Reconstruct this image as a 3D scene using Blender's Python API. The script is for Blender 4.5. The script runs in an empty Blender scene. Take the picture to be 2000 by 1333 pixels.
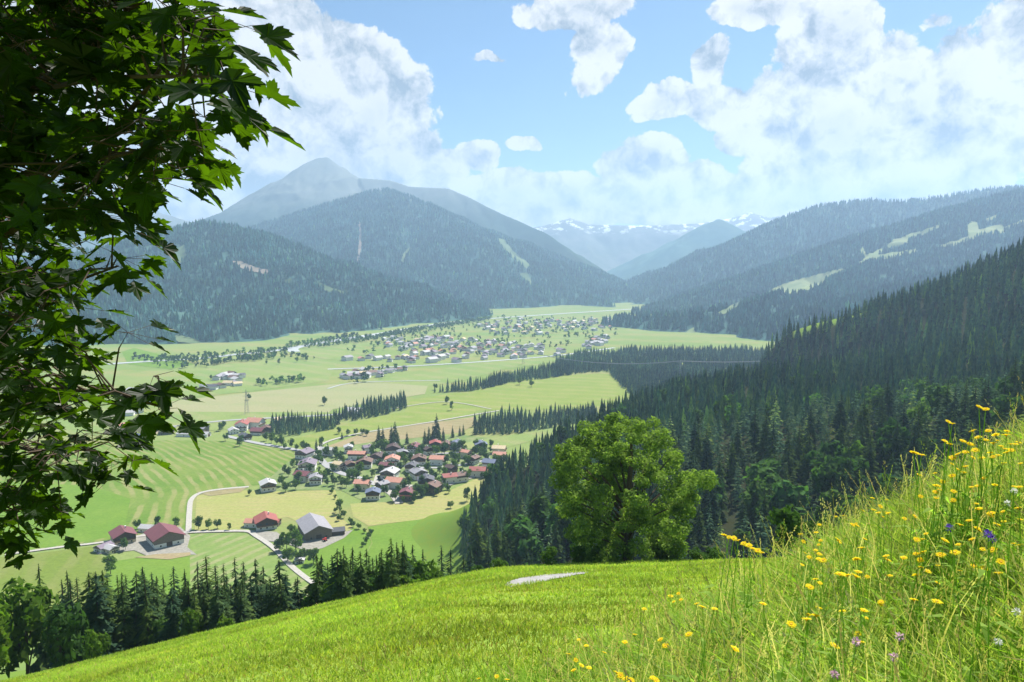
import bpy, math, random
import numpy as np
from mathutils import Vector
from mathutils.geometry import delaunay_2d_cdt
RNG = np.random.default_rng(7); random.seed(7)
SC = bpy.context.scene; COL = SC.collection
PI = math.pi

# ------------------------------------------------------------------ camera
FPX, CX, CY, PITCH = 1444.0, 1000.0, 666.5, math.radians(5.79)
EYE = 200.0
cam_d = bpy.data.cameras.new('camera'); cam = bpy.data.objects.new('camera', cam_d); COL.objects.link(cam)
cam.location = (0, 0, EYE); cam.rotation_euler = (math.radians(90) - PITCH, 0, 0)
cam_d.sensor_width = 36; cam_d.lens = 36 * FPX / 2000; cam_d.clip_start = 0.1; cam_d.clip_end = 60000
SC.camera = cam
# ------------------------------------------------------------------ light
SUN_EL, SUN_AZ = math.radians(54), math.radians(34)          # azimuth: to the right of straight ahead (+Y)
SUND = Vector((math.sin(SUN_AZ) * math.cos(SUN_EL), math.cos(SUN_AZ) * math.cos(SUN_EL), math.sin(SUN_EL)))
sl = bpy.data.lights.new('sun', 'SUN'); so = bpy.data.objects.new('sun', sl); COL.objects.link(so)
sl.energy = 5.0; sl.angle = math.radians(0.5); sl.color = (1.0, 0.955, 0.88)
so.rotation_euler = (-SUND).to_track_quat('-Z', 'Y').to_euler()
SC.view_settings.view_transform = 'Standard'; SC.view_settings.look = 'None'
SC.view_settings.gamma = 1; SC.view_settings.use_curve_mapping = False
SC.view_settings.exposure = 1.05
SC.render.engine = 'CYCLES'
SC.cycles.max_bounces = 6; SC.cycles.diffuse_bounces = 2; SC.cycles.glossy_bounces = 1
SC.cycles.transmission_bounces = 4; SC.cycles.volume_bounces = 1; SC.cycles.transparent_max_bounces = 4
SC.cycles.use_denoising = True
HAZE = 1.12e-4; HAZE_COL = (0.50, 0.72, 1.0, 1)

def pdir(u, v):
    a = (u - CX) / FPX; b = (CY - v) / FPX
    c, s = math.cos(PITCH), math.sin(PITCH)
    return a, c + b * s, -s + b * c
def G(u, v, z=0.0):                       # point of a level plane seen there
    dx, dy, dz = pdir(u, v); t = (z - EYE) / dz
    return dx * t, dy * t
def PY(u, v, Y):                          # point at distance Y ahead
    dx, dy, dz = pdir(u, v); t = Y / dy
    return dx * t, Y, EYE + dz * t
def proj(x, y, z):
    c, s = math.cos(PITCH), math.sin(PITCH)
    z = z - EYE
    f = y * c - z * s; up = y * s + z * c
    f = np.where(np.abs(f) < 1e-3, 1e-3, f) if isinstance(f, np.ndarray) else f
    return CX + FPX * x / f, CY - FPX * up / f, f

# ------------------------------------------------------------------ node helpers
class NT:
    def __init__(s, nt): s.t = nt; s.n = nt.nodes; s.l = nt.links
    def new(s, typ, **kw):
        n = s.n.new(typ)
        for k, v in kw.items(): setattr(n, k, v)
        return n
    def put(s, sock, v):
        if hasattr(v, 'is_output') or isinstance(v, bpy.types.NodeSocket): s.l.new(v, sock)
        else: sock.default_value = v
    def math(s, op, a, b=0.0, c=0.0, clamp=False):
        n = s.new('ShaderNodeMath', operation=op, use_clamp=clamp)
        for i, q in enumerate((a, b, c)): s.put(n.inputs[i], q)
        return n.outputs[0]
    def vm(s, op, a, b=None, out=0):
        n = s.new('ShaderNodeVectorMath', operation=op); s.put(n.inputs[0], a)
        if b is not None: s.put(n.inputs[1], b)
        return n.outputs[out]
    def mix(s, f, a, b, bt='MIX'):
        n = s.new('ShaderNodeMix', data_type='RGBA', blend_type=bt)
        s.put(n.inputs[0], f); s.put(n.inputs[6], a); s.put(n.inputs[7], b)
        return n.outputs[2]
    def noise(s, vec, scale, detail=3, rough=0.5, dist=0.0):
        n = s.new('ShaderNodeTexNoise')
        if vec is not None: s.put(n.inputs['Vector'], vec)
        n.inputs['Scale'].default_value = scale; n.inputs['Detail'].default_value = detail
        n.inputs['Roughness'].default_value = rough; n.inputs['Distortion'].default_value = dist
        return n.outputs['Fac']
    def ramp(s, f, lo, hi):
        n = s.new('ShaderNodeMapRange', interpolation_type='SMOOTHSTEP'); s.put(n.inputs[0], f)
        n.inputs[1].default_value = lo; n.inputs[2].default_value = hi
        return n.outputs[0]

# ------------------------------------------------------------------ world: sky and clouds
W = bpy.data.worlds.new('World'); SC.world = W; W.use_nodes = True
w = NT(W.node_tree); w.n.clear()
sky = w.new('ShaderNodeTexSky', sky_type='NISHITA', sun_disc=False, sun_elevation=SUN_EL, sun_rotation=SUN_AZ)
sky.air_density = 1.0; sky.dust_density = 1.5; sky.ozone_density = 2.0; sky.altitude = 900
tc = w.new('ShaderNodeTexCoord').outputs['Generated']
dirn = w.vm('NORMALIZE', tc)
sep = w.new('ShaderNodeSeparateXYZ'); w.l.new(dirn, sep.inputs[0])
cmb = w.new('ShaderNodeCombineXYZ'); w.l.new(sep.outputs[0], cmb.inputs[0]); w.l.new(sep.outputs[2], cmb.inputs[1])
p2 = cmb.outputs[0]
wn = w.new('ShaderNodeTexNoise'); w.l.new(dirn, wn.inputs['Vector']); wn.inputs['Scale'].default_value = 9; wn.inputs['Detail'].default_value = 6
wob = w.vm('SCALE', w.vm('SUBTRACT', wn.outputs['Color'], (0.5, 0.5, 0.5)))
wob.node.inputs[3].default_value = 0.075
p2w = w.vm('ADD', p2, wob)
BL = [(560,200,300,170,1),(700,150,130,110,1),(860,330,90,60,1),(1130,400,160,60,1),(1560,190,130,90,1),(1660,260,200,110,1),(1900,120,150,110,1),(1500,380,260,60,1),(400,60,200,120,1),(500,50,190,110,1),(640,130,150,115,1),(745,230,145,125,1),(800,300,110,90,1),(600,320,330,120,1),(400,330,260,150,1),(180,150,260,240,1),
      (935,315,55,48,1),(1010,385,170,52,1),(1250,320,115,75,1),(1225,380,270,52,1),(1335,360,115,60,1),(1080,405,580,52,1),
      (952,124,44,14,.62),(1030,296,55,22,.75),(1120,12,150,52,1),(1175,85,80,70,.85),(1150,150,60,60,.5),
      (1392,125,62,58,1),(1300,190,90,48,1),(1410,200,110,62,1),(1500,260,140,55,1),(1620,330,280,80,1),
      (1500,10,150,52,1),(1620,70,120,110,1),(1760,170,190,150,1),(1905,230,210,210,1),(2010,60,150,120,1),(1850,30,60,40,.6),(1750,380,420,60,1),(2250,250,260,260,1),(-100,300,260,260,1)]
fld = None
for (u, v, rx, rz, st) in BL:
    d = Vector(pdir(u, v)).normalized()
    e1 = Vector(pdir(u + rx, v)).normalized(); e2 = Vector(pdir(u, v - rz)).normalized()
    kx = 1 / max(.004, abs(e1.x - d.x)); kz = 1 / max(.004, abs(e2.z - d.z))
    L = w.vm('LENGTH', w.vm('MULTIPLY', w.vm('SUBTRACT', p2w, (d.x, d.z, 0)), (kx, kz, 0)), out=1)
    m = w.math('MULTIPLY_ADD', w.math('MULTIPLY', L, L), -1.3 * st, st * 1.3)
    fld = m if fld is None else w.math('SMOOTH_MAX', fld, m, .25)
fld = w.math('MAXIMUM', fld, -1.0)
def billow(off):
    q = w.vm('ADD', dirn, off)
    v = w.new('ShaderNodeTexVoronoi', voronoi_dimensions='3D', feature='SMOOTH_F1')
    w.l.new(w.vm('ADD', q, wob2), v.inputs['Vector']); v.inputs['Scale'].default_value = 11; v.inputs['Detail'].default_value = 5.0
    v.inputs['Roughness'].default_value = .55; v.inputs['Lacunarity'].default_value = 2.3; v.inputs['Smoothness'].default_value = .4
    return v.outputs['Distance']
wn2 = w.new('ShaderNodeTexNoise'); w.l.new(dirn, wn2.inputs['Vector']); wn2.inputs['Scale'].default_value = 22; wn2.inputs['Detail'].default_value = 4
wob2 = w.vm('SCALE', w.vm('SUBTRACT', wn2.outputs['Color'], (0.5, 0.5, 0.5))); wob2.node.inputs[3].default_value = 0.03
b0 = billow((0, 0, 0)); b1 = billow((0.009, 0, 0.016))
nf = w.noise(dirn, 7, 7, .6)
dens = w.math('ADD', fld, w.math('MULTIPLY', w.math('SUBTRACT', .50, b0), 0.85))
dens = w.math('ADD', dens, w.math('MULTIPLY', w.math('SUBTRACT', nf, .5), 0.9))
alpha = w.ramp(dens, -0.10, 0.06)
relief = w.math('MULTIPLY_ADD', w.math('SUBTRACT', b1, b0), 1.9, .74, clamp=True)
lowf = w.ramp(w.noise(w.vm('ADD', dirn, (3.1, 0, 0)), 4.5, 5, .55), .38, .62)
thick = w.ramp(dens, .35, 1.5)
shade = w.math('SUBTRACT', relief, w.math('MULTIPLY', w.math('MULTIPLY', thick, lowf), .62), clamp=True)
ccol = w.mix(shade, (0.30, 0.37, 0.46, 1), (0.98, 0.97, 0.97, 1))
bg1 = w.new('ShaderNodeBackground'); skc = w.mix(1.0, sky.outputs[0], (0.74, 0.98, 1.10, 1), 'MULTIPLY'); w.l.new(skc, bg1.inputs[0]); bg1.inputs[1].default_value = 0.05
bg2 = w.new('ShaderNodeBackground'); w.l.new(ccol, bg2.inputs[0]); bg2.inputs[1].default_value = 0.46
mx = w.new('ShaderNodeMixShader'); w.l.new(alpha, mx.inputs[0]); w.l.new(bg1.outputs[0], mx.inputs[1]); w.l.new(bg2.outputs[0], mx.inputs[2])
wo = w.new('ShaderNodeOutputWorld'); w.l.new(mx.outputs[0], wo.inputs[0])
W.cycles.sampling_method = 'MANUAL'; W.cycles.sample_map_resolution = 512

# ------------------------------------------------------------------ mesh helpers
def mk(name, V, F, mat, parent=None, smooth=False, col=None, mi=None, loc=None):
    V = np.asarray(V, np.float32).reshape(-1, 3); me = bpy.data.meshes.new(name)
    me.vertices.add(len(V)); me.vertices.foreach_set('co', V.ravel())
    if isinstance(F, np.ndarray):
        n, k = F.shape; me.loops.add(n * k); me.loops.foreach_set('vertex_index', F.astype(np.int32).ravel())
        me.polygons.add(n); me.polygons.foreach_set('loop_start', np.arange(0, n * k, k, dtype=np.int32))
        me.polygons.foreach_set('loop_total', np.full(n, k, np.int32))
    else:
        tot = [len(f) for f in F]; n = len(F); me.loops.add(sum(tot))
        me.loops.foreach_set('vertex_index', np.fromiter((i for f in F for i in f), np.int32))
        me.polygons.add(n); st = np.concatenate([[0], np.cumsum(tot)[:-1]]).astype(np.int32)
        me.polygons.foreach_set('loop_start', st); me.polygons.foreach_set('loop_total', np.array(tot, np.int32))
    me.polygons.foreach_set('use_smooth', np.full(n, bool(smooth)))
    if mi is not None: me.polygons.foreach_set('material_index', np.asarray(mi, np.int32))
    for m in (mat if isinstance(mat, (list, tuple)) else [mat]): me.materials.append(m)
    if col is not None:
        ca = me.color_attributes.new('Col', 'FLOAT_COLOR', 'POINT')
        c4 = np.ones((len(V), 4), np.float32); c4[:, :3] = col; ca.data.foreach_set('color', c4.ravel())
    me.update(calc_edges=True); me.validate(verbose=False)
    o = bpy.data.objects.new(name, me); COL.objects.link(o)
    if loc is not None: o.location = loc
    if parent is not None: o.parent = parent
    return o
def empty(name, loc=(0, 0, 0), rz=0):
    o = bpy.data.objects.new(name, None); COL.objects.link(o); o.location = loc; o.rotation_euler = (0, 0, rz); o.empty_display_size = .2
    return o
def tag(o, label, cat, group=None):
    o['label'] = label; o['category'] = cat
    if group: o['group'] = group
    return o
def struct(o, label=None):
    o['kind'] = 'structure'
    return o
def stuff(o, label, cat):
    o['kind'] = 'stuff'; o['label'] = label; o['category'] = cat; return o
def copy_tree(o, parent=None):
    c = o.copy(); COL.objects.link(c); c.parent = parent
    for ch in list(o.children): copy_tree(ch, c)
    return c
class MB:
    def __init__(s): s.V = []; s.F = []
    def add(s, vs, fs):
        b = len(s.V); s.V += [tuple(v) for v in vs]; s.F += [tuple(i + b for i in f) for f in fs]
    def box(s, x0, x1, y0, y1, z0, z1):
        s.add([(x0,y0,z0),(x1,y0,z0),(x1,y1,z0),(x0,y1,z0),(x0,y0,z1),(x1,y0,z1),(x1,y1,z1),(x0,y1,z1)],
              [(0,3,2,1),(4,5,6,7),(0,1,5,4),(1,2,6,5),(2,3,7,6),(3,0,4,7)])
    def tube(s, pts, rad, n=6):
        pts = [Vector(p) for p in pts]; b = len(s.V); R = rad if isinstance(rad, (list, tuple)) else [rad] * len(pts)
        for i, p in enumerate(pts):
            d = (pts[min(i + 1, len(pts) - 1)] - pts[max(i - 1, 0)]).normalized()
            a = d.cross(Vector((0, 0, 1)) if abs(d.z) < .9 else Vector((1, 0, 0))).normalized(); c = d.cross(a)
            for k in range(n):
                q = p + (a * math.cos(2 * PI * k / n) + c * math.sin(2 * PI * k / n)) * R[i]; s.V.append(tuple(q))
        for i in range(len(pts) - 1):
            for k in range(n):
                s.F.append((b + i * n + k, b + i * n + (k + 1) % n, b + (i + 1) * n + (k + 1) % n, b + (i + 1) * n + k))
        s.F.append(tuple(b + k for k in range(n))[::-1]); s.F.append(tuple(b + (len(pts) - 1) * n + k for k in range(n)))
    def build(s, name, mat, parent=None, smooth=False): return mk(name, s.V, s.F, mat, parent, smooth)

def hsh(ix, iy, seed):
    h = (ix.astype(np.int64) * 374761393 + iy.astype(np.int64) * 668265263 + seed * 974634777) & 0xffffffff
    h = ((h ^ (h >> 13)) * 1274126177) & 0xffffffff
    return ((h ^ (h >> 16)) & 0xffff) / 65535.0
def vnoise(x, y, seed=0):
    ix = np.floor(x); iy = np.floor(y); fx = x - ix; fy = y - iy
    fx = fx * fx * (3 - 2 * fx); fy = fy * fy * (3 - 2 * fy)
    a = hsh(ix, iy, seed); b = hsh(ix + 1, iy, seed); c = hsh(ix, iy + 1, seed); d = hsh(ix + 1, iy + 1, seed)
    return a + (b - a) * fx + (c - a) * fy + (a - b - c + d) * fx * fy
def fbm(x, y, seed=0, o=4):
    s = 0; a = .5
    for i in range(o): s = s + a * (vnoise(x, y, seed + i) - .5); x = x * 2.03; y = y * 2.03; a *= .5
    return s
def inpoly(px, py, poly):
    r = np.zeros(px.shape, bool); n = len(poly); j = n - 1
    for i in range(n):
        xi, yi = poly[i]; xj, yj = poly[j]
        if yi != yj:
            c = ((yi > py) != (yj > py)) & (px < (xj - xi) * (py - yi) / (yj - yi) + xi); r ^= c
        j = i
    return r

# ------------------------------------------------------------------ materials
def mat(name): m = bpy.data.materials.new(name); m.use_nodes = True; m.node_tree.nodes.clear(); return m, NT(m.node_tree)
def finish(t, sh): o = t.new('ShaderNodeOutputMaterial'); t.l.new(sh, o.inputs[0])
def solid(name, c, rough=.8, var=.15, scale=1.0, metal=0, spec=.3):
    m, t = mat(name); b = t.new('ShaderNodeBsdfPrincipled'); b.inputs['Roughness'].default_value = rough; b.inputs['Metallic'].default_value = metal
    b.inputs['Specular IOR Level'].default_value = spec
    pos = t.new('ShaderNodeTexCoord').outputs['Object']
    f = t.noise(pos, scale, 4, .6)
    lo = tuple(x * (1 - var * 2) for x in c) + (1,); hi = tuple(min(1, x * (1 + var * 2)) for x in c) + (1,)
    t.put(b.inputs['Base Color'], t.mix(f, lo, hi)); finish(t, b.outputs[0]); return m
def foliage(name, c1, c2, trans=.35, attr=False, obj=True, gloss=.0, scale=.6, tcol=(1.1, 1.35, .5)):
    m, t = mat(name)
    pos = t.new('ShaderNodeNewGeometry').outputs['Position']
    f = t.noise(pos, scale, 3, .6)
    base = t.mix(t.ramp(f, .3, .7), c1 + (1,), c2 + (1,))
    if attr:
        a = t.new('ShaderNodeVertexColor'); a.layer_name = 'Col'; base = t.mix(1.0, base, a.outputs[0], 'MULTIPLY')
    elif obj:
        r = t.new('ShaderNodeObjectInfo').outputs['Random']; k = t.math('MULTIPLY_ADD', r, .8, .6)
        cc = t.new('ShaderNodeCombineColor'); t.l.new(k, cc.inputs[0]); t.l.new(t.math('MULTIPLY_ADD', r, .6, .7), cc.inputs[1]); t.l.new(t.math('MULTIPLY_ADD', r, -.3, 1.1), cc.inputs[2])
        base = t.mix(1.0, base, cc.outputs[0], 'MULTIPLY')
    d = t.new('ShaderNodeBsdfDiffuse'); t.l.new(base, d.inputs[0])
    tr = t.new('ShaderNodeBsdfTranslucent'); t.put(tr.inputs[0], t.mix(1.0, base, tcol + (1,), 'MULTIPLY'))
    x = t.new('ShaderNodeMixShader'); x.inputs[0].default_value = trans; t.l.new(d.outputs[0], x.inputs[1]); t.l.new(tr.outputs[0], x.inputs[2])
    out = x.outputs[0]
    if gloss:
        g = t.new('ShaderNodeBsdfGlossy'); g.inputs['Roughness'].default_value = .38; g.inputs[0].default_value = (1, 1, 1, 1)
        x2 = t.new('ShaderNodeMixShader'); x2.inputs[0].default_value = gloss; t.l.new(out, x2.inputs[1]); t.l.new(g.outputs[0], x2.inputs[2]); out = x2.outputs[0]
    finish(t, out); return m
def fieldmat(name, c, c2, stripe=None, freq=.12, ang=0., curve=0., dist=1.5, amt=.6, big=.02):
    """grass: c/c2 blend in patches, stripes of mown grass in colour `stripe`"""
    m, t = mat(name); pos = t.new('ShaderNodeNewGeometry').outputs['Position']
    f = t.ramp(t.noise(pos, big, 4, .6), .35, .65); base = t.mix(f, c + (1,), c2 + (1,))
    if stripe:
        sp = t.new('ShaderNodeSeparateXYZ'); t.l.new(pos, sp.inputs[0])
        q = t.math('ADD', t.math('MULTIPLY', sp.outputs[0], math.cos(ang)), t.math('MULTIPLY', sp.outputs[1], math.sin(ang)))
        if curve:
            yy = t.math('SUBTRACT', sp.outputs[1], 560.0); q = t.math('ADD', q, t.math('MULTIPLY', t.math('MULTIPLY', yy, yy), curve))
        q = t.math('ADD', q, t.math('MULTIPLY', t.noise(pos, .012, 3), dist * 14))
        s = t.math('SINE', t.math('MULTIPLY', q, freq * 2 * PI))
        s = t.math('MULTIPLY', t.ramp(s, -.2, .8), t.math('MULTIPLY', t.ramp(t.noise(pos, .03, 3), .3, .6), amt))
        base = t.mix(s, base, stripe + (1,))
    fine = t.math('MULTIPLY_ADD', t.noise(pos, .35, 5, .75), .8, .6)
    cc = t.new('ShaderNodeCombineColor'); [t.l.new(fine, cc.inputs[i]) for i in range(3)]
    base = t.mix(1.0, base, cc.outputs[0], 'MULTIPLY')
    d = t.new('ShaderNodeBsdfDiffuse'); t.l.new(base, d.inputs[0]); finish(t, d.outputs[0]); return m

M = {}
M['bark'] = solid('bark', (.075, .055, .04), .95, .3, 8)
M['spruce'] = foliage('spruce_needles', (.03, .062, .028), (.09, .14, .045), .28)
M['spruce_s'] = foliage('spruce_needles_wood', (.045, .10, .065), (.15, .22, .095), .25, attr=True, scale=.3, tcol=(1.1,1.3,.7))
M['far_s'] = foliage('far_needles', (.045, .125, .125), (.085, .18, .15), .35, attr=True, scale=.01, tcol=(1,1.2,.8))  # lightened and teal: distance haze put into the needle colour
M['broad'] = foliage('broad_leaves', (.055, .11, .02), (.10, .17, .03), .42)
M['broad_s'] = foliage('broad_leaves_wood', (.045, .10, .025), (.08, .15, .035), .38, attr=True)
M['bigtree'] = foliage('ash_leaves', (.075, .14, .03), (.26, .36, .08), .5, obj=False, scale=.9, tcol=(1.15, 1.3, .5))
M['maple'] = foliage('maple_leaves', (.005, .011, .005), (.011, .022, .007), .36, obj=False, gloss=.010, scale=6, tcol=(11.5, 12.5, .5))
M['grass'] = foliage('grass_blades', (1, 1, 1), (.8, .85, .7), .55, attr=True, scale=1.5, tcol=(1.25, 1.3, .5))
M['stalk'] = solid('dry_stalk', (.30, .24, .12), .8, .2, 20)
M['petal_y'] = foliage('yellow_petals', (.92, .74, .03), (.94, .82, .06), .5, obj=False, scale=30, tcol=(1, .95, .6))
M['disc'] = solid('flower_disc', (.72, .40, .02), .9, .2, 100)
M['petal_p'] = foliage('pink_petals', (.55, .28, .42), (.7, .5, .6), .3, obj=False, scale=60, tcol=(1, 1, 1))
M['petal_v'] = foliage('violet_petals', (.09, .05, .30), (.14, .08, .42), .3, obj=False, scale=60, tcol=(1, 1, 1))
M['petal_w'] = foliage('white_petals', (.7, .7, .66), (.8, .8, .76), .3, obj=False, scale=60, tcol=(1, 1, 1))
M['stem'] = foliage('green_stems', (.25, .38, .08), (.34, .46, .11), .6, obj=False, scale=10)
M['road'] = solid('gravel_road', (.36, .34, .30), .95, .2, .8)
M['gravel'] = solid('pale_gravel', (.26, .25, .24), .95, .35, 1.5)
M['yard'] = solid('farmyard', (.25, .235, .20), .95, .3, .5)
M['asphalt'] = solid('grey_asphalt', (.30, .30, .30), .95, .12, .5)
M['river'] = solid('river_gravel', (.36, .38, .38), .6, .12, .03)
M['plaster'] = solid('white_plaster', (.74, .72, .68), .9, .05, .6)
M['cream'] = solid('cream_plaster', (.66, .58, .42), .9, .06, .6)
M['yellowwall'] = solid('yellow_plaster', (.62, .46, .16), .9, .06, .6)
M['timber'] = solid('dark_timber', (.075, .042, .025), .85, .25, 1.5)
M['timber2'] = solid('weathered_timber', (.17, .13, .10), .85, .25, 1.2)
M['glass'] = solid('window_glass', (.04, .05, .06), .15, .1, 1, spec=.6)
M['rail'] = solid('balcony_boards', (.13, .065, .03), .8, .2, 3)
M['redrail'] = solid('red_balcony', (.55, .13, .09), .8, .1, 3)
def roofmat(name, c, freq=3.0):
    m, t = mat(name); pos = t.new('ShaderNodeTexCoord').outputs['Object']
    f = t.noise(pos, .45, 5, .65); wv = t.new('ShaderNodeTexWave', bands_direction='Z'); t.l.new(pos, wv.inputs[0]); wv.inputs['Scale'].default_value = freq; wv.inputs['Distortion'].default_value = .4
    k = t.math('ADD', t.math('MULTIPLY', f, .7), t.math('MULTIPLY', wv.outputs['Fac'], .25)); base = t.mix(k, tuple(x * .55 for x in c) + (1,), tuple(min(1, x * 1.45) for x in c) + (1,))
    b = t.new('ShaderNodeBsdfPrincipled'); t.l.new(base, b.inputs['Base Color']); b.inputs['Roughness'].default_value = .7; b.inputs['Specular IOR Level'].default_value = .25; finish(t, b.outputs[0]); return m
ROOF = {k: roofmat(k.replace(' ', '_') + '_roof', c) for k, c in {
    'brown': (.15, .085, .065), 'dark brown': (.075, .045, .04), 'salmon': (.44, .21, .15), 'red': (.28, .085, .07), 'maroon': (.16, .055, .065),
    'grey': (.26, .25, .27), 'light grey': (.40, .39, .39), 'dark grey': (.09, .09, .105), 'purple grey': (.19, .15, .19), 'tan': (.50, .40, .24), 'slate blue': (.12, .14, .21)}.items()}
def mountmat(name, c, c2, rock, z0, z1, snow=None):
    m, t = mat(name); g = t.new('ShaderNodeNewGeometry'); pos = g.outputs['Position']
    f = t.ramp(t.noise(pos, .004, 6, .65), .35, .65); base = t.mix(f, c + (1,), c2 + (1,))
    sp = t.new('ShaderNodeSeparateXYZ'); t.l.new(pos, sp.inputs[0])
    h = t.math('ADD', sp.outputs[2], t.math('MULTIPLY', t.noise(pos, .005, 5, .7), 260)); base = t.mix(t.ramp(h, z0 + 80, z1 + 180), base, rock + (1,))
    if snow:
        s = t.ramp(t.noise(pos, .008, 6, .7), .52, .58); s = t.math('MULTIPLY', s, t.ramp(sp.outputs[2], snow, snow + 120)); base = t.mix(s, base, (.85, .87, .9, 1))
    d = t.new('ShaderNodeBsdfDiffuse'); t.l.new(base, d.inputs[0]); finish(t, d.outputs[0]); return m

# ------------------------------------------------------------------ hillside the camera stands on, and the wooded slope opposite
def smooth(a, b, x): t = np.clip((x - a) / (b - a), 0, 1); return t * t * (3 - 2 * t)
S = .40
def meadow(x, y):
    z = -1.3 - S * y + .03 * np.maximum(x, 0) - .245 * (np.sqrt(np.minimum(x, 0) ** 2 + 4) - 2)
    wgt = 1 - smooth(5.0, 8.2, y + .25 * fbm(x * .8, y * .8, 3)); z = z + .55 * (np.sqrt(np.maximum(x + .1, 0) ** 2 + .05) - .22) * wgt * (x > -.1)
    z = z + .5 * fbm(x * .09, y * .09, 11, 3) * smooth(8, 20, y) + .10 * fbm(x * .9, y * .9, 5, 3)
    return EYE + z
CTL = []
def cp(u, v, Y, dz=0): CTL.append(PY(u, v, Y)[:2] + (PY(u, v, Y)[2] + dz,))
def cz(u, Y, z): CTL.append(((u - 1000) / FPX * Y, Y, z))
for c in [(2000,497,850),(1850,567,900),(1700,615,950),(1570,672,980),(1518,672,950),(1500,690,940),(1478,745,930),(1465,778,850),(1330,785,800),(1230,815,700),(1100,876,620),(990,932,560),(935,1005,500),
          (1500,1000,300),(1900,800,450),(1900,700,600),(1900,600,750),(1500,850,400),(1500,765,600),(1300,950,350),(1300,850,500),(1100,1000,350),(1000,1080,300),(1150,905,480),(1700,700,780)]: cp(*c)
for c in [(1400,900,22),(1450,950,10),(2000,1300,150),(1700,1350,30),(1500,1300,-25),(1400,1100,-12),(1330,950,15),(1230,850,2),(1100,760,-3),(990,680,-8),(930,600,-4),(880,500,7),(760,535,-2),(860,600,-3),(720,520,-4),(690,470,-3),
          (300,125,128),(300,200,70),(300,300,18),(300,400,-6),(700,110,138),(700,200,82),(700,300,30),(700,420,-3),(50,100,140),(50,200,66),(50,320,8),(-400,150,95),(-400,300,8),(-400,400,-10),(500,250,45),(500,380,-4),
          (1000,100,150),(1000,150,112),(1000,220,78),(1300,110,140),(1300,180,95),(1700,120,150),(1700,200,112),(2100,120,165),(2100,220,135),(2400,350,165),(2400,600,190),(2400,900,260),(2300,1400,200),
          (850,250,62),(850,360,22),(850,430,7),(600,470,-10),(300,600,-30),(-400,700,-40),(600,900,-30),(1200,1300,-30),(1000,1000,-30)]: cz(*c)
for y in (45, 60, 70):
    for x in (-90, -60, -35, -15, 5, 20, 40, 70): CTL.append((x, y, float(meadow(np.array([x * 1.]), np.array([y * 1.]))[0])))
CTL = np.array(CTL)
def tps_k(r2): return np.where(r2 > 1e-9, r2 * np.log(r2 + 1e-12), 0)
_C = CTL / np.array([100, 100, 1]); n_ = len(_C)
_K = tps_k(((_C[:, None, :2] - _C[None, :, :2]) ** 2).sum(-1)) + np.eye(n_) * .02
_P = np.c_[np.ones(n_), _C[:, :2]]; _A = np.block([[_K, _P], [_P.T, np.zeros((3, 3))]])
_W = np.linalg.solve(_A, np.r_[_C[:, 2], 0, 0, 0])
def tps(x, y):
    sh = x.shape; x = x.ravel() / 100; y = y.ravel() / 100; out = np.empty(len(x))
    for i in range(0, len(x), 20000):
        a = x[i:i + 20000]; b = y[i:i + 20000]
        out[i:i + 20000] = tps_k((a[:, None] - _C[:, 0]) ** 2 + (b[:, None] - _C[:, 1]) ** 2) @ _W[:n_] + _W[n_] + _W[n_ + 1] * a + _W[n_ + 2] * b
    return out.reshape(sh)
def hill(x, y):
    x = np.asarray(x, float); y = np.asarray(y, float); x, y = np.broadcast_arrays(x, y)
    k = smooth(58, 74, y); t = tps(x, y) + 3 * fbm(x * .02, y * .02, 21, 3) * smooth(80, 140, y)
    far = smooth(60, 120, np.abs(x)) * (y < 74)                                         # off to the sides of the meadow
    return meadow(x, np.minimum(y, 90)) * (1 - k) + t * k
def hill1(x, y): return float(hill(np.array([x]), np.array([y]))[0])
def grid(xs, ys, fn):
    X, Y = np.meshgrid(xs, ys); Z = fn(X, Y); V = np.stack([X, Y, Z], -1).reshape(-1, 3); nx, ny = len(xs), len(ys)
    i = np.arange(nx - 1)[None, :] + nx * np.arange(ny - 1)[:, None]; F = np.stack([i, i + 1, i + nx + 1, i + nx], -1).reshape(-1, 4); return V, F
# polar-like rows: x spreads with y, denser close to the camera
ys = np.concatenate([np.linspace(-6, 10, 130), np.geomspace(10.15, 1450, 330)])
rel = np.linspace(-1, 1, 340)
Yg = np.repeat(ys[:, None], len(rel), 1); halfw = 8 + np.maximum(Yg, 0) * 1.02; Xg = rel[None, :] * halfw
Zg = hill(Xg, Yg); V = np.stack([Xg, Yg, Zg], -1).reshape(-1, 3); nx = len(rel)
i_ = np.arange(nx - 1)[None, :] + nx * np.arange(len(ys) - 1)[:, None]; F = np.stack([i_, i_ + 1, i_ + nx + 1, i_ + nx], -1).reshape(-1, 4)
keep = V[F][:, :, 2].max(1) > -3; F = F[keep]; used = np.unique(F); mp = np.full(len(V), -1); mp[used] = np.arange(len(used)); V = V[used]; V[:, 2] = np.maximum(V[:, 2], -6); F = mp[F]
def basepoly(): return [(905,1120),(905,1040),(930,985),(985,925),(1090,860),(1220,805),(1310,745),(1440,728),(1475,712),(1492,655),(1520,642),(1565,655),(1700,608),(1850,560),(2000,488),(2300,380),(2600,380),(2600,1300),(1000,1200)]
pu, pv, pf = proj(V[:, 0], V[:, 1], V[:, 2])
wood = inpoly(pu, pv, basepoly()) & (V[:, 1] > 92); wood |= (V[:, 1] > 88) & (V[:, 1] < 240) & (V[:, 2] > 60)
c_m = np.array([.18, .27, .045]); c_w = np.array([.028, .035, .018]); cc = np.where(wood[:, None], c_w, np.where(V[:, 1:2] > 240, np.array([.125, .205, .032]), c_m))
m_, t = mat('hill_ground'); a = t.new('ShaderNodeVertexColor'); a.layer_name = 'Col'; pos = t.new('ShaderNodeNewGeometry').outputs['Position']
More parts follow.
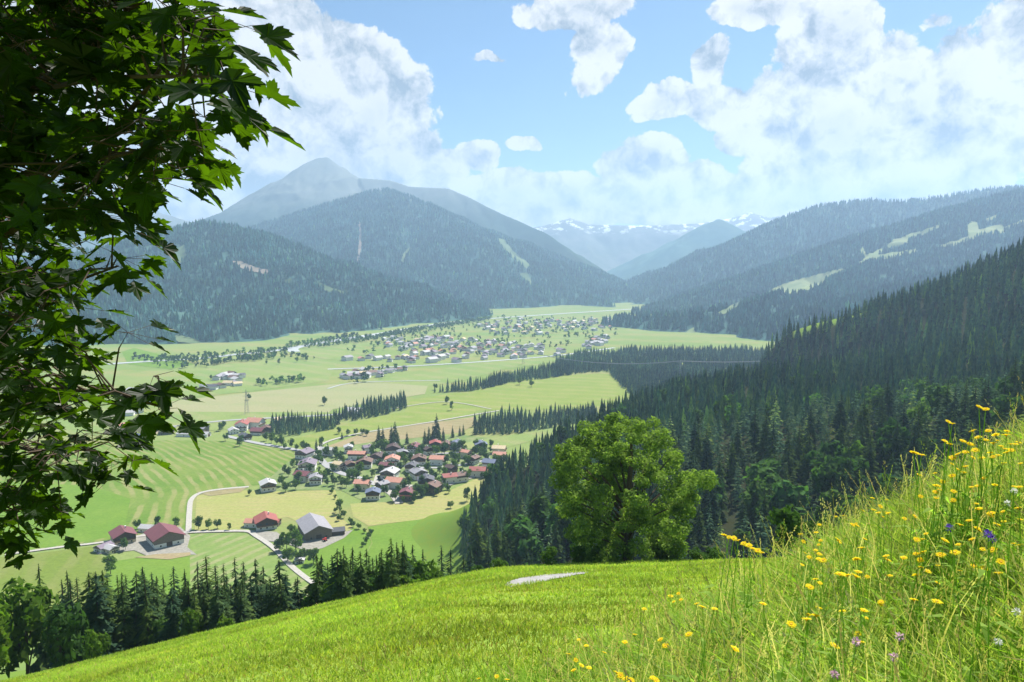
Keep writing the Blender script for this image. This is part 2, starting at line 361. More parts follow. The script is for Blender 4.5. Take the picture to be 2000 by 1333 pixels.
f = t.ramp(t.noise(pos, .16, 5, .65), .35, .7); b_ = t.mix(t.math('MULTIPLY', f, .6), a.outputs[0], t.mix(1.0, a.outputs[0], (1.25, .95, .8, 1), 'MULTIPLY'))
f2 = t.math('MULTIPLY_ADD', t.noise(pos, 5., 5, .8), 1.0, .5); k = t.new('ShaderNodeCombineColor'); [t.l.new(f2, k.inputs[i]) for i in range(3)]
b_ = t.mix(1.0, b_, k.outputs[0], 'MULTIPLY'); d = t.new('ShaderNodeBsdfDiffuse'); t.l.new(b_, d.inputs[0]); finish(t, d.outputs[0])
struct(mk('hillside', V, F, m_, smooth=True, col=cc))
# ------------------------------------------------------------------ valley floor, fields, roads
valley_m = fieldmat('valley_grass', (.155, .22, .06), (.20, .24, .08), (.27, .235, .10), freq=.006, ang=1.35, dist=3, amt=.5, big=.004)
vx = np.concatenate([np.linspace(-9400, -1500, 12), np.linspace(-1400, 2000, 18), np.linspace(2500, 9400, 10)]); vy = np.concatenate([np.linspace(-2500, 0, 4), np.geomspace(250, 10300, 30)])
V, F = grid(vx, vy, lambda x, y: x * 0); struct(mk('valley_floor', V, F, valley_m))
LV = [0]
def sheet(name, uv, m, fn=None, off=None, step=None):
    pts = [G(*q) for q in uv] if fn is None else [drape(q[0], q[1], fn) for q in uv]
    if off is None: LV[0] += 1; off = .10 + .012 * LV[0]
    if fn is None:
        vs, _, fs, *_r = delaunay_2d_cdt([Vector(p[:2]) for p in pts], [], [list(range(len(pts)))], 1, 1e-4)
        V = [(v.x, v.y, off) for v in vs]
    else:
        P = np.array([p[:2] for p in pts]); a = P.min(0); b = P.max(0); step = step or max((b - a)) / 30
        X, Y = np.meshgrid(np.arange(a[0], b[0], step), np.arange(a[1], b[1], step)); X = X.ravel(); Y = Y.ravel(); k = inpoly(X, Y, [tuple(p) for p in P])
        dense = []
        for i in range(len(P)):
            q0, q1 = P[i], P[(i + 1) % len(P)]; n = max(1, int(np.linalg.norm(q1 - q0) / step))
            dense += [q0 + (q1 - q0) * j / n for j in range(n)]
        al = [Vector(p) for p in dense] + [Vector(p) for p in zip(X[k], Y[k])]
        vs, _, fs, *_r = delaunay_2d_cdt(al, [], [list(range(len(dense)))], 1, 1e-4)
        xx = np.array([v.x for v in vs]); yy = np.array([v.y for v in vs]); zz = fn(xx, yy) + off; V = np.c_[xx, yy, zz]
    return struct(mk(name, V, [tuple(f) for f in fs], m, smooth=fn is not None))
def drape(u, v, fn, y0=60, y1=12000):
    dx, dy, dz = pdir(u, v); Y = np.geomspace(y0, y1, 1500); X = dx / dy * Y; Z = EYE + dz / dy * Y; h = fn(X, Y); k = np.nonzero(Z < h)[0]
    i = k[0] if len(k) else len(Y) - 1; return X[i], Y[i], float(h[i])
def ribbon(name, uv, wid, m, off=None, fn=None, raw=None):
    P = [Vector(G(*q)) for q in uv] if raw is None else [Vector(q) for q in raw]
    Q = []
    for i in range(len(P) - 1):                                   # Catmull-Rom through the points
        a, b, c, d = P[max(i - 1, 0)], P[i], P[i + 1], P[min(i + 2, len(P) - 1)]
        for j in range(8):
            s = j / 8; Q.append(.5 * ((2 * b) + (c - a) * s + (2 * a - 5 * b + 4 * c - d) * s * s + (3 * b - 3 * c + d - a) * s ** 3))
    Q.append(P[-1]); V = []
    if off is None: LV[0] += 1; off = .30 + .012 * LV[0]
    for i, q in enumerate(Q):
        d = (Q[min(i + 1, len(Q) - 1)] - Q[max(i - 1, 0)]).normalized(); n = Vector((-d.y, d.x)) * wid / 2
        for k in (q + n, q - n): V.append((k.x, k.y, off + (0 if fn is None else float(fn(np.array([k.x]), np.array([k.y]))[0]))))
    return struct(mk(name, V, [(2 * i, 2 * i + 1, 2 * i + 3, 2 * i + 2) for i in range(len(Q) - 1)], m))
bright = fieldmat('bright_grass', (.115, .20, .03), (.135, .215, .035), big=.03)
striped = fieldmat('striped_grass', (.105, .18, .03), (.15, .205, .045), (.25, .235, .10), freq=.085, ang=.25, curve=.0016, amt=.75)
striped2 = fieldmat('striped_grass_light', (.15, .22, .06), (.18, .235, .07), (.25, .25, .12), freq=.10, ang=-.5, amt=.8)
yellowf = fieldmat('yellow_hay_field', (.26, .27, .09), (.29, .27, .11), (.24, .27, .08), freq=.12, ang=1.5, amt=.6)
brownf = fieldmat('brown_mown_field', (.27, .215, .12), (.23, .20, .10), (.28, .25, .14), freq=.08, ang=1.2, amt=.5)
oliveg = fieldmat('olive_grass', (.155, .19, .045), (.135, .185, .035), (.19, .20, .07), freq=.05, ang=.3, amt=.5)
paleg = fieldmat('pale_meadow', (.165, .23, .07), (.20, .245, .08), (.26, .25, .12), freq=.02, ang=.9, amt=.5, big=.008)
paley = fieldmat('pale_hay', (.25, .26, .13), (.27, .26, .14), (.22, .25, .11), freq=.014, ang=1.45, amt=.5, big=.006)
sheet('striped_field', [(230,866),(330,860),(440,862),(575,882),(572,940),(480,951),(395,960),(374,972),(366,1036),(280,1044),(180,1060),(20,1080),(-300,1105),(-400,900),(0,868)], striped)
sheet('bright_field', [(150,1061),(20,1079),(-300,1104),(-380,960),(0,940),(180,950),(255,975),(240,1045)], bright)
sheet('olive_field', [(20,1088),(178,1068),(212,1100),(200,1150),(195,1230),(-300,1230),(-300,1108)], oliveg)
sheet('small_pasture', [(212,1098),(290,1088),(385,1085),(380,1100),(372,1160),(360,1240),(200,1240),(202,1150)], bright)
sheet('hay_field', [(384,968),(430,962),(482,958),(560,961),(655,957),(662,985),(655,1002),(700,1040),(640,1045),(560,1010),(470,1035),(380,1037)], yellowf)
sheet('triangle_field', [(370,1044),(480,1041),(510,1060),(556,1096),(600,1140),(640,1250),(380,1250),(372,1160)], striped2)
sheet('green_paddock', [(575,1110),(640,1056),(690,1032),(715,1038),(726,1060),(700,1110),(640,1150),(612,1142)], bright)
sheet('brown_field', [(684,985),(800,975),(880,958),(955,925),(985,930),(920,1004),(800,1018),(720,1028),(690,1010)], yellowf)
sheet('green_slope', [(718,1030),(800,1018),(920,1003),(935,1060),(880,1110),(740,1130),(700,1110),(728,1062)], bright)
sheet('plateau_meadow', [(556,862),(650,838),(700,822),(790,805),(800,782),(930,762),(1000,746),(1090,735),(1185,730),(1225,745),(1230,775),(1160,800),(930,803),(925,812),(760,836),(640,862),(600,878)], fieldmat('plateau_grass', (.17, .225, .05), (.20, .24, .06), (.26, .25, .10), freq=.03, ang=1.3, amt=.5))
sheet('brown_strip', [(640,872),(700,850),(760,838),(925,815),(935,826),(900,845),(760,862),(660,884)], brownf)
sheet('garden_lawn', [(600,884),(650,876),(740,862),(905,850),(1000,862),(980,905),(955,926),(880,948),(840,968),(800,982),(715,982),(665,958),(500,958),(560,905)], fieldmat('garden_grass', (.13, .19, .06), (.20, .23, .10), big=.08))
sheet('far_green_strip', [(870,872),(1000,850),(1095,826),(1120,840),(1000,872),(955,880)], paleg)
sheet('rear_field', [(330,785),(480,768),(640,752),(840,742),(830,770),(650,800),(640,808),(330,820)], paley)
sheet('wide_field', [(310,805),(640,806),(650,822),(530,830),(450,840),(300,845),(200,850),(0,850),(0,800)], paleg)
sheet('mid_meadow', [(345,742),(430,712),(560,704),(660,706),(640,745),(480,766),(340,780)], paleg)
sheet('river_meadow', [(572,690),(610,676),(700,668),(720,690),(730,705),(640,703)], paleg)
sheet('town_field', [(930,705),(1060,700),(1130,705),(990,720),(900,745),(840,755),(700,745),(840,728)], paleg)
sheet('town_field', [(940,668),(1080,660),(1160,655),(1130,672),(960,678)], paleg)
sheet('foot_meadow', [(238,688),(262,680),(330,698),(380,712),(330,722),(250,712)], bright)
sheet('farm_yard', [(262,1052),(300,1032),(352,1030),(372,1048),(366,1070),(385,1085),(330,1082),(290,1088),(262,1076),(190,1084),(182,1072),(240,1060)], M['yard'])
sheet('barn_yard', [(478,1036),(540,1040),(560,1054),(598,1052),(660,1042),(690,1036),(672,1052),(630,1072),(600,1078),(552,1060),(520,1058)], M['yard'])
sheet('plough_strip', [(262,1090),(300,1084),(372,1080),(372,1086),(330,1094)], brownf)
sheet('plough_strip', [(385,962),(440,956),(484,952),(470,962),(410,970)], brownf)
for nm, uv, wd, mm in [('farm_track', [(10,1085),(110,1071),(190,1062),(262,1050),(300,1046),(368,1041)], 3.4, 'road'), ('field_road', [(368,1042),(370,1000),(374,977),(392,964),(430,957),(486,952)], 4.2, 'road'),
    ('farm_road', [(366,1041),(430,1039),(482,1039),(500,1048),(535,1072),(570,1108),(612,1140),(660,1165)], 4.0, 'road'), ('main_road', [(440,852),(500,866),(580,880),(618,892),(640,912),(668,926),(700,934),(735,948)], 7, 'asphalt'),
    ('plateau_track', [(614,888),(634,866),(690,850),(760,838),(850,824),(925,811),(975,803)], 4, 'road'), ('village_street', [(735,948),(742,930),(752,955),(768,968),(780,985)], 7, 'road'),
    ('village_street', [(640,906),(700,900),(790,912),(840,915),(885,912),(960,898)], 5, 'asphalt'), ('village_street', [(735,948),(800,950),(860,952),(900,940),(965,922)], 5, 'road'),
    ('village_street', [(618,892),(690,884),(740,888),(800,890),(880,886),(950,880)], 5, 'asphalt'), ('valley_road', [(575,688),(585,678),(700,660),(790,644),(900,628),(1040,617),(1240,604)], 26, 'river'),
    ('river', [(210,712),(300,706),(400,700),(470,692),(520,688),(570,680),(660,664),(760,649),(840,636)], 22, 'river'), ('far_road', [(330,835),(450,822),(640,812),(700,806)], 7, 'asphalt'), ('far_road', [(640,722),(800,716),(960,706),(1100,694),(1200,680)], 10, 'river'),
    ('field_track', [(760,800),(870,786),(960,800)], 3, 'road'), ('field_track', [(640,760),(700,748),(860,744)], 4, 'river')]: ribbon(nm, uv, wd, M[mm])
# the gravel turning place at the meadow's lip
gp = []
for u, v in [(987,1145),(992,1139),(1004,1134),(1020,1130),(1042,1127),(1062,1124),(1085,1122),(1110,1120),(1130,1119),(1150,1119),(1144,1122),(1124,1124),(1108,1129),(1088,1131),(1070,1136),(1052,1138),(1035,1144),(1012,1145),(998,1149)]:
    gp.append((u, v))
sheet('gravel_track', gp, M['road'], fn=hill, off=.05, step=1.2) if False else None
def nearpoly(name, uv, m, off, step):
    pts = [drape(u, v, hill, 5, 74) for u, v in uv]; P = np.array([p[:2] for p in pts])
    a = P.min(0); b = P.max(0); X, Y = np.meshgrid(np.arange(a[0], b[0], step), np.arange(a[1], b[1], step)); X = X.ravel(); Y = Y.ravel(); k = inpoly(X, Y, [tuple(p) for p in P])
    al = [Vector(p) for p in P] + [Vector(p) for p in zip(X[k], Y[k])]; vs, _, fs, *_r = delaunay_2d_cdt(al, [], [list(range(len(P)))], 1, 1e-4)
    xx = np.array([v.x for v in vs]); yy = np.array([v.y for v in vs]); struct(mk(name, np.c_[xx, yy, hill(xx, yy) + off], [tuple(f) for f in fs], m, smooth=True)); return [tuple(p) for p in P]
GRAVEL = nearpoly('gravel_track', gp, M['gravel'], .04, .3)

# ------------------------------------------------------------------ mountains
def massif(name, ridges, k, mat_, x0, x1, y0, y1, nx, ny, seed, gul=.16, gs=260., base=-4, kexp=1.0, warp=60):
    R = [[PY(u, v, Y) for (u, v, Y) in r] for r in ridges]
    def fn(x, y):
        x = np.asarray(x, float); y = np.asarray(y, float)
        wx = x + warp * fbm(x / 400, y / 400, seed + 50, 3); wy = y + warp * fbm(x / 400, y / 400, seed + 60, 3)
        z = np.full(x.shape, -1e5); dd = np.zeros(x.shape)
        for r in R:
            for (a, b) in zip(r[:-1], r[1:]):
                ax, ay, az = a; bx, by, bz = b; L2 = (bx - ax) ** 2 + (by - ay) ** 2; s = np.clip(((wx - ax) * (bx - ax) + (wy - ay) * (by - ay)) / L2, 0, 1)
                dx = wx - ax - s * (bx - ax); dy = wy - ay - s * (by - ay); d = np.sqrt(dx * dx + dy * dy)
                zz = az + s * (bz - az) - k * (d + 0.00000) * (1 if kexp == 1 else 1) + (0)
                dd = np.where(zz > z, d, dd); z = np.maximum(z, zz)
        n = np.abs(fbm(wx / gs, wy / (gs * 1.6), seed, 4)) * 2
        return z - np.minimum(dd * gul, 110) * n + fbm(x / 90, y / 90, seed + 9, 3) * 14 * np.clip(dd / 60, .15, 1)
    V, F = grid(np.linspace(x0, x1, nx), np.linspace(y0, y1, ny), fn)
    keep = V[F][:, :, 2].max(1) > base; F = F[keep]; us = np.unique(F); mp = np.full(len(V), -1); mp[us] = np.arange(len(us)); V = V[us]; V[:, 2] = np.maximum(V[:, 2], -5)
    struct(mk(name, V, mp[F], mat_, smooth=True)); return fn
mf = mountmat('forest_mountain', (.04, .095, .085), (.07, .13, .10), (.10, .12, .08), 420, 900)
ms = mountmat('stony_mountain', (.10, .12, .09), (.16, .16, .14), (.22, .22, .21), 300, 800, snow=520)
f_peak = massif('peak_mountain', [[(240,470,5600),(370,438,5800),(500,392,6100),(560,352,6400),(598,318,6600),(618,308,6680),(634,306,6700),(660,322,6700),(690,347,6600),(760,352,6500),(800,364,6400),(880,368,6200),(920,386,6100),(980,418,5900),(1060,452,5600),(1110,486,5300),(1165,530,4900),(1230,566,4400),(1285,590,4000)]],
    .62, mountmat('peak_rock', (.03, .06, .045), (.05, .08, .055), (.17, .18, .15), 560, 820), -4200, 1300, 3600, 8500, 420, 300, 1, gul=.25, gs=330)
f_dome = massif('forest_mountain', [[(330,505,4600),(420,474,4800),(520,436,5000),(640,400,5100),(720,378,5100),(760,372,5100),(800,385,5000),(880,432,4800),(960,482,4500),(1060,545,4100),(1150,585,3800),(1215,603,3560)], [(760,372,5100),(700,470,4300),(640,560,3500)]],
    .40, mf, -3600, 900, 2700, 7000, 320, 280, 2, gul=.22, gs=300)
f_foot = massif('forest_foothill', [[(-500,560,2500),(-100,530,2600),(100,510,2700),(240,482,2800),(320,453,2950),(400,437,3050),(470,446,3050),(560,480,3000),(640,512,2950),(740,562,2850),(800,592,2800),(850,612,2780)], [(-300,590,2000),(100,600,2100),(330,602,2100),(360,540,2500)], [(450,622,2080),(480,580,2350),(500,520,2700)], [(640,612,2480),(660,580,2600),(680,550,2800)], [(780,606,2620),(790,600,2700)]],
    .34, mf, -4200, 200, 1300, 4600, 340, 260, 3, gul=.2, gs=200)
mleft = mountmat('bare_mountain', (.06, .09, .07), (.10, .12, .10), (.18, .18, .17), 400, 900)
f_left = massif('left_far_mountain', [[(0,300,7380),(120,330,7380),(200,368,7380),(245,384,7380),(292,412,7380),(322,418,7462),(372,434,7544),(450,470,7626)]], .5, mleft, -7800, -1500, 5800, 10000, 150, 110, 4)
f_snow = massif('snowy_range', [[(980,450,8500),(1060,441,8500),(1088,432,8500),(1112,426,8500),(1150,438,8500),(1250,441,8432),(1320,438,8364),(1370,436,8500),(1420,428,8840),(1465,415,8840),(1500,424,8840),(1540,420,8840),(1620,450,8840)]], .55, ms, -1500, 5000, 6500, 10300, 260, 180, 5, gul=.3, gs=500)
f_pyr = massif('pointed_mountain', [[(1190,570,5920),(1250,525,6240),(1310,480,6560),(1370,440,6800),(1403,427,6880),(1430,445,6960),(1480,470,7040),(1600,500,7200)]], .5, mf, 200, 4700, 4600, 9400, 220, 180, 6, gul=.25, gs=450)
f_right = massif('right_mountain', [[(1190,606,3700),(1240,592,3900),(1330,556,4100),(1400,508,4300),(1470,458,4500),(1540,424,4700),(1600,403,4800),(1700,393,4900),(1760,396,4900),(1850,386,4900),(1930,372,4900),(2010,368,4900),(2200,350,4900),(2600,320,4900)]],
    .42, mf, 300, 6500, 2600, 7000, 320, 230, 7, gul=.16, gs=350)
f_piste = massif('piste_mountain', [[(1160,630,3000),(1230,612,3100),(1330,585,3200),(1430,548,3300),(1560,505,3400),(1700,458,3500),(1850,410,3600),(2000,374,3700),(2200,330,3800),(2600,300,3900)], [(1215,622,2500),(1330,618,2350),(1450,596,2350),(1620,550,2700),(1750,500,3100)], [(1540,620,2100),(1700,580,2300),(1900,520,2800)]],
    .34, mf, 0, 5200, 1300, 5500, 340, 260, 8, gul=.16, gs=260)
pist = fieldmat('piste_grass', (.20, .25, .12), (.25, .28, .14), big=.01); clear = fieldmat('clearing_grass', (.10, .15, .08), (.14, .18, .09), big=.01); scar = fieldmat('bare_scar', (.26, .21, .17), (.20, .19, .14), big=.01)
PATCH = {'p': [], 'f': [], 'd': []}
def mpatch(kind, fn, uv, m, nm, y0):
    def jit(uv):
        o = []
        for i in range(len(uv)):
            a, b = uv[i], uv[(i + 1) % len(uv)]; n = max(1, int(math.dist(a, b) / 9))
            for j in range(n): s = j / n; o.append((a[0] + (b[0] - a[0]) * s + random.uniform(-1.6, 1.6) * (j > 0), a[1] + (b[1] - a[1]) * s + random.uniform(-1.3, 1.3) * (j > 0)))
        return o
    q = jit(uv); P = [drape(u, v, fn, y0, 8000)[:2] for u, v in q]; PATCH[kind].append(P)
    a = np.array(P); mn = a.min(0); mx_ = a.max(0); st = max(12., max(mx_ - mn) / 40); X, Y = np.meshgrid(np.arange(mn[0], mx_[0], st), np.arange(mn[1], mx_[1], st)); X = X.ravel(); Y = Y.ravel(); k = inpoly(X, Y, P)
    vs, _, fs, *_r = delaunay_2d_cdt([Vector(p) for p in P] + [Vector(p) for p in zip(X[k], Y[k])], [], [list(range(len(P)))], 1, 1e-3)
    xx = np.array([v.x for v in vs]); yy = np.array([v.y for v in vs]); struct(mk(nm, np.c_[xx, yy, fn(xx, yy) + 4], [tuple(f) for f in fs], m, smooth=True))
for uv in [[(1318,662),(1340,652),(1355,642),(1358,655),(1345,664)],[(1402,614),(1440,594),(1462,584),(1466,590),(1440,602),(1412,618)],[(1488,580),(1520,560),(1570,545),(1620,532),(1648,527),(1650,537),(1610,556),(1560,576),(1530,578),(1505,574)],
           [(1662,524),(1690,505),(1730,498),(1790,488),(1792,494),(1740,508),(1700,516),(1680,522)],[(1680,496),(1684,484),(1692,500),(1730,486),(1745,470),(1770,462),(1838,440),(1836,446),(1780,470),(1760,484),(1720,496),(1694,508)],
           [(1830,484),(1890,464),(1888,446),(1896,434),(1908,436),(1912,450),(1958,440),(1960,458),(1915,462),(1896,472),(1850,486)],[(1958,446),(2030,420),(2032,426),(1962,452)],[(1925,430),(1950,420),(1952,424),(1928,436)]]: mpatch('p', f_piste, uv, pist, 'ski_piste', 1500)
for uv, m in [([(452,512),(470,512),(500,526),(530,530),(522,540),(490,534),(460,522)], scar), ([(620,552),(650,566),(682,572),(676,578),(640,574),(622,562)], clear), ([(330,662),(350,656),(388,668),(392,676),(350,672)], clear), ([(345,488),(360,478),(364,500),(352,520),(340,510)], clear), ([(555,550),(568,546),(572,556),(560,558)], clear)]: mpatch('f', f_foot, uv, m, 'clearing', 1400)
for uv, m in [([(700,435),(705,432),(706,470),(703,512),(697,512),(701,470)], scar), ([(800,482),(804,486),(790,512),(782,518),(786,500)], clear), ([(968,470),(980,468),(1010,498),(1040,525),(1030,528),(1000,505)], clear), ([(1010,538),(1030,534),(1042,560),(1030,556)], clear)]: mpatch('d', f_dome, uv, m, 'clearing', 2700)

# ------------------------------------------------------------------ tree shapes
def conifer_arr(seed, H=1.0, whorls=26, arms=7, twigs=4, wid=.19, low=.06):
    r = random.Random(seed); V = []; F = []
    for i in range(whorls):
        t = (i + r.random() * .5) / whorls; z = low + (1 - low) * t ** .92
        R = wid * (1 - t) ** .85 * r.uniform(.75, 1.12) + .008
        for k in range(arms if t < .8 else max(3, arms - 2)):
            a = r.random() * 2 * PI; Ra = R * r.uniform(.65, 1.15); dr = r.uniform(.12, .38) * Ra; zz = z + r.uniform(-.012, .012)
            ca, sa = math.cos(a), math.sin(a); wd = Ra * r.uniform(.28, .42); b = len(V)
            V += [(0, 0, zz + .012), (ca * Ra * .55 - sa * wd * .6, sa * Ra * .55 + ca * wd * .6, zz - dr * .75), (ca * Ra, sa * Ra, zz - dr), (ca * Ra * .55 + sa * wd * .6, sa * Ra * .55 - ca * wd * .6, zz - dr * .75), (ca * Ra * .6, sa * Ra * .6, zz - dr * .15)]
            F += [(b, b + 1, b + 4), (b + 4, b + 1, b + 2), (b + 4, b + 2, b + 3), (b, b + 4, b + 3)]
            for q in range(twigs):
                s = r.uniform(.35, .95); px, py, pz = ca * Ra * s, sa * Ra * s, zz - dr * s; e = r.choice((-1, 1)) * r.uniform(.5, 1) * wd * .9
                b = len(V); V += [(px, py, pz), (px - sa * e + ca * .01, py + ca * e, pz - abs(e) * .5), (px - sa * e * .3 + ca * abs(e) * .7, py + ca * e * .3 + sa * abs(e) * .7, pz - abs(e) * .7)]; F.append((b, b + 1, b + 2))
    b = len(V); V += [(0, 0, 1.0), (.008, 0, .93), (-.004, .007, .93), (-.004, -.007, .93)]; F += [(b, b + 1, b + 2), (b, b + 2, b + 3), (b, b + 3, b + 1)]
    return np.array(V) * H, np.array(F)
def cone_low(seed, tiers=3, seg=5, wid=.17):
    r = random.Random(seed); V = []; F = []
    for i in range(tiers):
        z0 = .05 + i * .9 / tiers; z1 = min(1, z0 + 1.25 / tiers * .9 + .1) if i < tiers - 1 else 1.0; R = wid * (1 - i / (tiers + .4)); b = len(V); V.append((0, 0, z1)); ph = r.random() * 6
        for k in range(seg * 2): a = ph + k * PI / seg; q = R * (r.uniform(.85, 1.2) if k % 2 == 0 else r.uniform(.45, .7)); V.append((math.cos(a) * q, math.sin(a) * q, z0 - (.02 if k % 2 == 0 else -.03)))
        for k in range(seg * 2): F.append((b, b + 1 + k, b + 1 + (k + 1) % (seg * 2)))
    return np.array(V), np.array(F)
def broad_arr(seed, n=500, clumps=14, leaf=.045, W=.42, zc=.58, zh=.42):
    r = np.random.default_rng(seed); C = []
    while len(C) < clumps:
        p = r.uniform(-1, 1, 3)
        if .25 < np.linalg.norm(p) < 1: C.append(p)
    C = np.array(C); C[:, 2] = C[:, 2]; cid = r.integers(0, clumps, n); rad = r.uniform(.22, .42, clumps)
    d = r.normal(size=(n, 3)); d /= np.linalg.norm(d, axis=1)[:, None]; P = C[cid] * .75 + d * (rad[cid] * r.uniform(.75, 1.05, n))[:, None]
    k = 1 - .25 * np.clip(P[:, 2], 0, 1) ** 2; P = np.c_[P[:, 0] * W * k, P[:, 1] * W * k, zc + P[:, 2] * zh]
    nrm = d * .8 + r.normal(size=(n, 3)) * .45 + np.array([0, 0, .3]); nrm /= np.linalg.norm(nrm, axis=1)[:, None]
    a = np.cross(nrm, r.normal(size=(n, 3))); a /= np.linalg.norm(a, axis=1)[:, None]; b = np.cross(nrm, a); s = leaf * r.uniform(.6, 1.4, n)[:, None]
    V = np.stack([P + a * s, P + b * s * .55, P - a * s, P - b * s * .55], 1).reshape(-1, 3); F = np.arange(n * 4).reshape(-1, 4); F = np.concatenate([F[:, [0, 1, 2]], F[:, [0, 2, 3]]]); return V, F
def limb_mesh(seed, H, W, n=6, r0=.02):
    r = random.Random(seed); m = MB(); top = (r.uniform(-.03, .03) * H, r.uniform(-.03, .03) * H, H * .62)
    m.tube([(0, 0, -.3), (0, 0, H * .12), (top[0] * .5, top[1] * .5, H * .35), top], [H * r0 * 1.4, H * r0, H * r0 * .75, H * r0 * .3])
    for i in range(n):
        a = 2 * PI * i / n + r.random(); s = r.uniform(.45, .95); z = H * r.uniform(.18, .4)
        m.tube([(top[0] * .4, top[1] * .4, z), (math.cos(a) * W * .35 * s, math.sin(a) * W * .35 * s, z + H * .16), (math.cos(a) * W * .75 * s, math.sin(a) * W * .75 * s, z + H * .3)], [H * r0 * .5, H * r0 * .32, H * r0 * .12], 5)
    return m
def merge(name, protos, pos, hs, m, label, cat, tint=.35, widv=(.85, 1.2), green=0.):
    """many trees of one wood in one mesh"""
    n = len(pos); vid = RNG.integers(0, len(protos), n); Vs = []; Fs = []; Cs = []; off = 0
    for k, (pv, pf) in enumerate(protos):
        id_ = np.nonzero(vid == k)[0]
        if not len(id_): continue
        a = RNG.uniform(0, 2 * PI, len(id_)); c, s = np.cos(a)[:, None], np.sin(a)[:, None]; h = hs[id_][:, None]; wv = RNG.uniform(*widv, len(id_))[:, None]
        X = (pv[None, :, 0] * c - pv[None, :, 1] * s) * h * wv; Y = (pv[None, :, 0] * s + pv[None, :, 1] * c) * h * wv; Z = pv[None, :, 2] * h
        P = np.stack([X, Y, Z], -1) + pos[id_][:, None, :]; Vs.append(P.reshape(-1, 3))
        Fs.append((pf[None] + (np.arange(len(id_)) * len(pv))[:, None, None] + off).reshape(-1, pf.shape[1])); off += len(id_) * len(pv)
        t = RNG.uniform(1 - tint, 1 + tint, len(id_)); w_ = RNG.uniform(-1, 1, len(id_)); yel = (RNG.random(len(id_)) < .06 + green) * RNG.uniform(.4, 1.3, len(id_))
        t = t * (1 + (1.3 * fbm(pos[id_, 0] / 120, pos[id_, 1] / 120, 88, 3) + .9 * fbm(pos[id_, 0] / 35, pos[id_, 1] / 35, 89, 2))); cc = np.stack([t * (1 + .12 * w_ + yel), t * (1 + .7 * yel), t * (1 - .12 * w_)], -1); Cs.append(np.repeat(cc, len(pv), 0))
    return stuff(mk(name, np.concatenate(Vs), np.concatenate(Fs), m, col=np.concatenate(Cs)), label, cat)
def scatter(uvpoly, n, fn=None, lim=None):                   # random ground points of the level valley that lie inside a region
    P = np.array([G(*q) for q in uvpoly]); a = P.min(0); b = P.max(0); out = np.zeros((0, 2))
    while len(out) < n:
        q = RNG.uniform(a, b, (n * 3, 2)); q = q[inpoly(q[:, 0], q[:, 1], [tuple(p) for p in P])]; out = np.concatenate([out, q])
    return out[:n]
def spaced(xy, d):
    g = {}; out = []
    for i, (x, y) in enumerate(xy):
        k = (int(x // d), int(y // d)); ok = True
        for a in (-1, 0, 1):
            for b in (-1, 0, 1):
                for q in g.get((k[0] + a, k[1] + b), ()):
                    if (xy[q][0] - x) ** 2 + (xy[q][1] - y) ** 2 < d * d: ok = False
        if ok: g.setdefault(k, []).append(i); out.append(i)
    return xy[out]
def area(P): P = np.array(P); x, y = P.T; return abs(np.dot(x, np.roll(y, 1)) - np.dot(y, np.roll(x, 1))) / 2

# ------------------------------------------------------------------ mountain forests (one mass each)
FAR = [cone_low(s, 2, 3, .2) for s in range(4)]
def mforest(name, fn, n, x0, x1, y0, y1, h, kind, label, zmax=1e9, zmin=2, holes=()):
    q = np.c_[RNG.uniform(x0, x1, n), RNG.uniform(y0, y1, n)]; z = fn(q[:, 0], q[:, 1]); k = (z > zmin) & (z + 50 * fbm(q[:, 0] / 90, q[:, 1] / 90, 77) < zmax)
    u, v, f = proj(q[:, 0], q[:, 1], z); k &= (u > -150) & (u < 2250)
    dens = fbm(q[:, 0] / 160, q[:, 1] / 160, 31); k &= dens > -.30
    for P in PATCH.get(kind, []): k &= ~inpoly(q[:, 0], q[:, 1], P)
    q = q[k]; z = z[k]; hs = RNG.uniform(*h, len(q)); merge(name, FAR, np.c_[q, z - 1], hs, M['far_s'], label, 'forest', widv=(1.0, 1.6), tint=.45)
mforest('forest_foothill_wood', f_foot, 60000, -3300, 200, 1350, 3500, (16, 30), 'f', 'blue-green conifer forest covering the low foothill behind the valley on the left')
mforest('forest_dome_wood', f_dome, 52000, -3000, 900, 2700, 5300, (22, 36), 'd', 'hazy conifer forest on the shoulder below the pointed peak')
mforest('forest_piste_wood', f_piste, 60000, 150, 3400, 1350, 3900, (18, 32), 'p', 'hazy forest around the pale ski runs on the slope')
mforest('forest_right_wood', f_right, 26000, 400, 4200, 2900, 5100, (24, 38), 'x', 'pale blue forest on the long rounded mountain behind the ski runs')

# ------------------------------------------------------------------ conifers: row trees by hand, then the woods
CON = []      # x, y, z, height, zone
def con_px(u, vtop, Y, h, zone):
    x, y, zt = PY(u, vtop, Y); z = hill1(x, y); CON.append((x, y, z, max(h * .6, min(h * 1.6, zt - z)), zone))
for u, v, Y in [(75,1102,125),(172,1125,118),(205,1136,126),(245,1122,128),(278,1105,132),(296,1118,124),(318,1122,135),(338,1106,128),(360,1112,122),(385,1098,130),(402,1084,128),(420,1102,135),(436,1100,122),(458,1088,130),(475,1096,136),(498,1090,124),(514,1104,132),(545,1092,120),(560,1120,128),
                (190,1150,112),(232,1160,110),(268,1150,112),(305,1150,110),(350,1145,112),(395,1140,108),(450,1140,110),(520,1140,108),(575,1160,112)]: con_px(u, v, Y, 20, 'row')
for k in range(60): con_px(random.uniform(120, 592), random.uniform(1112, 1165), random.uniform(98, 118), 20, 'row')
for k in range(26): con_px(random.uniform(612, 800), random.uniform(1078, 1120), random.uniform(92, 108), 20, 'row2')
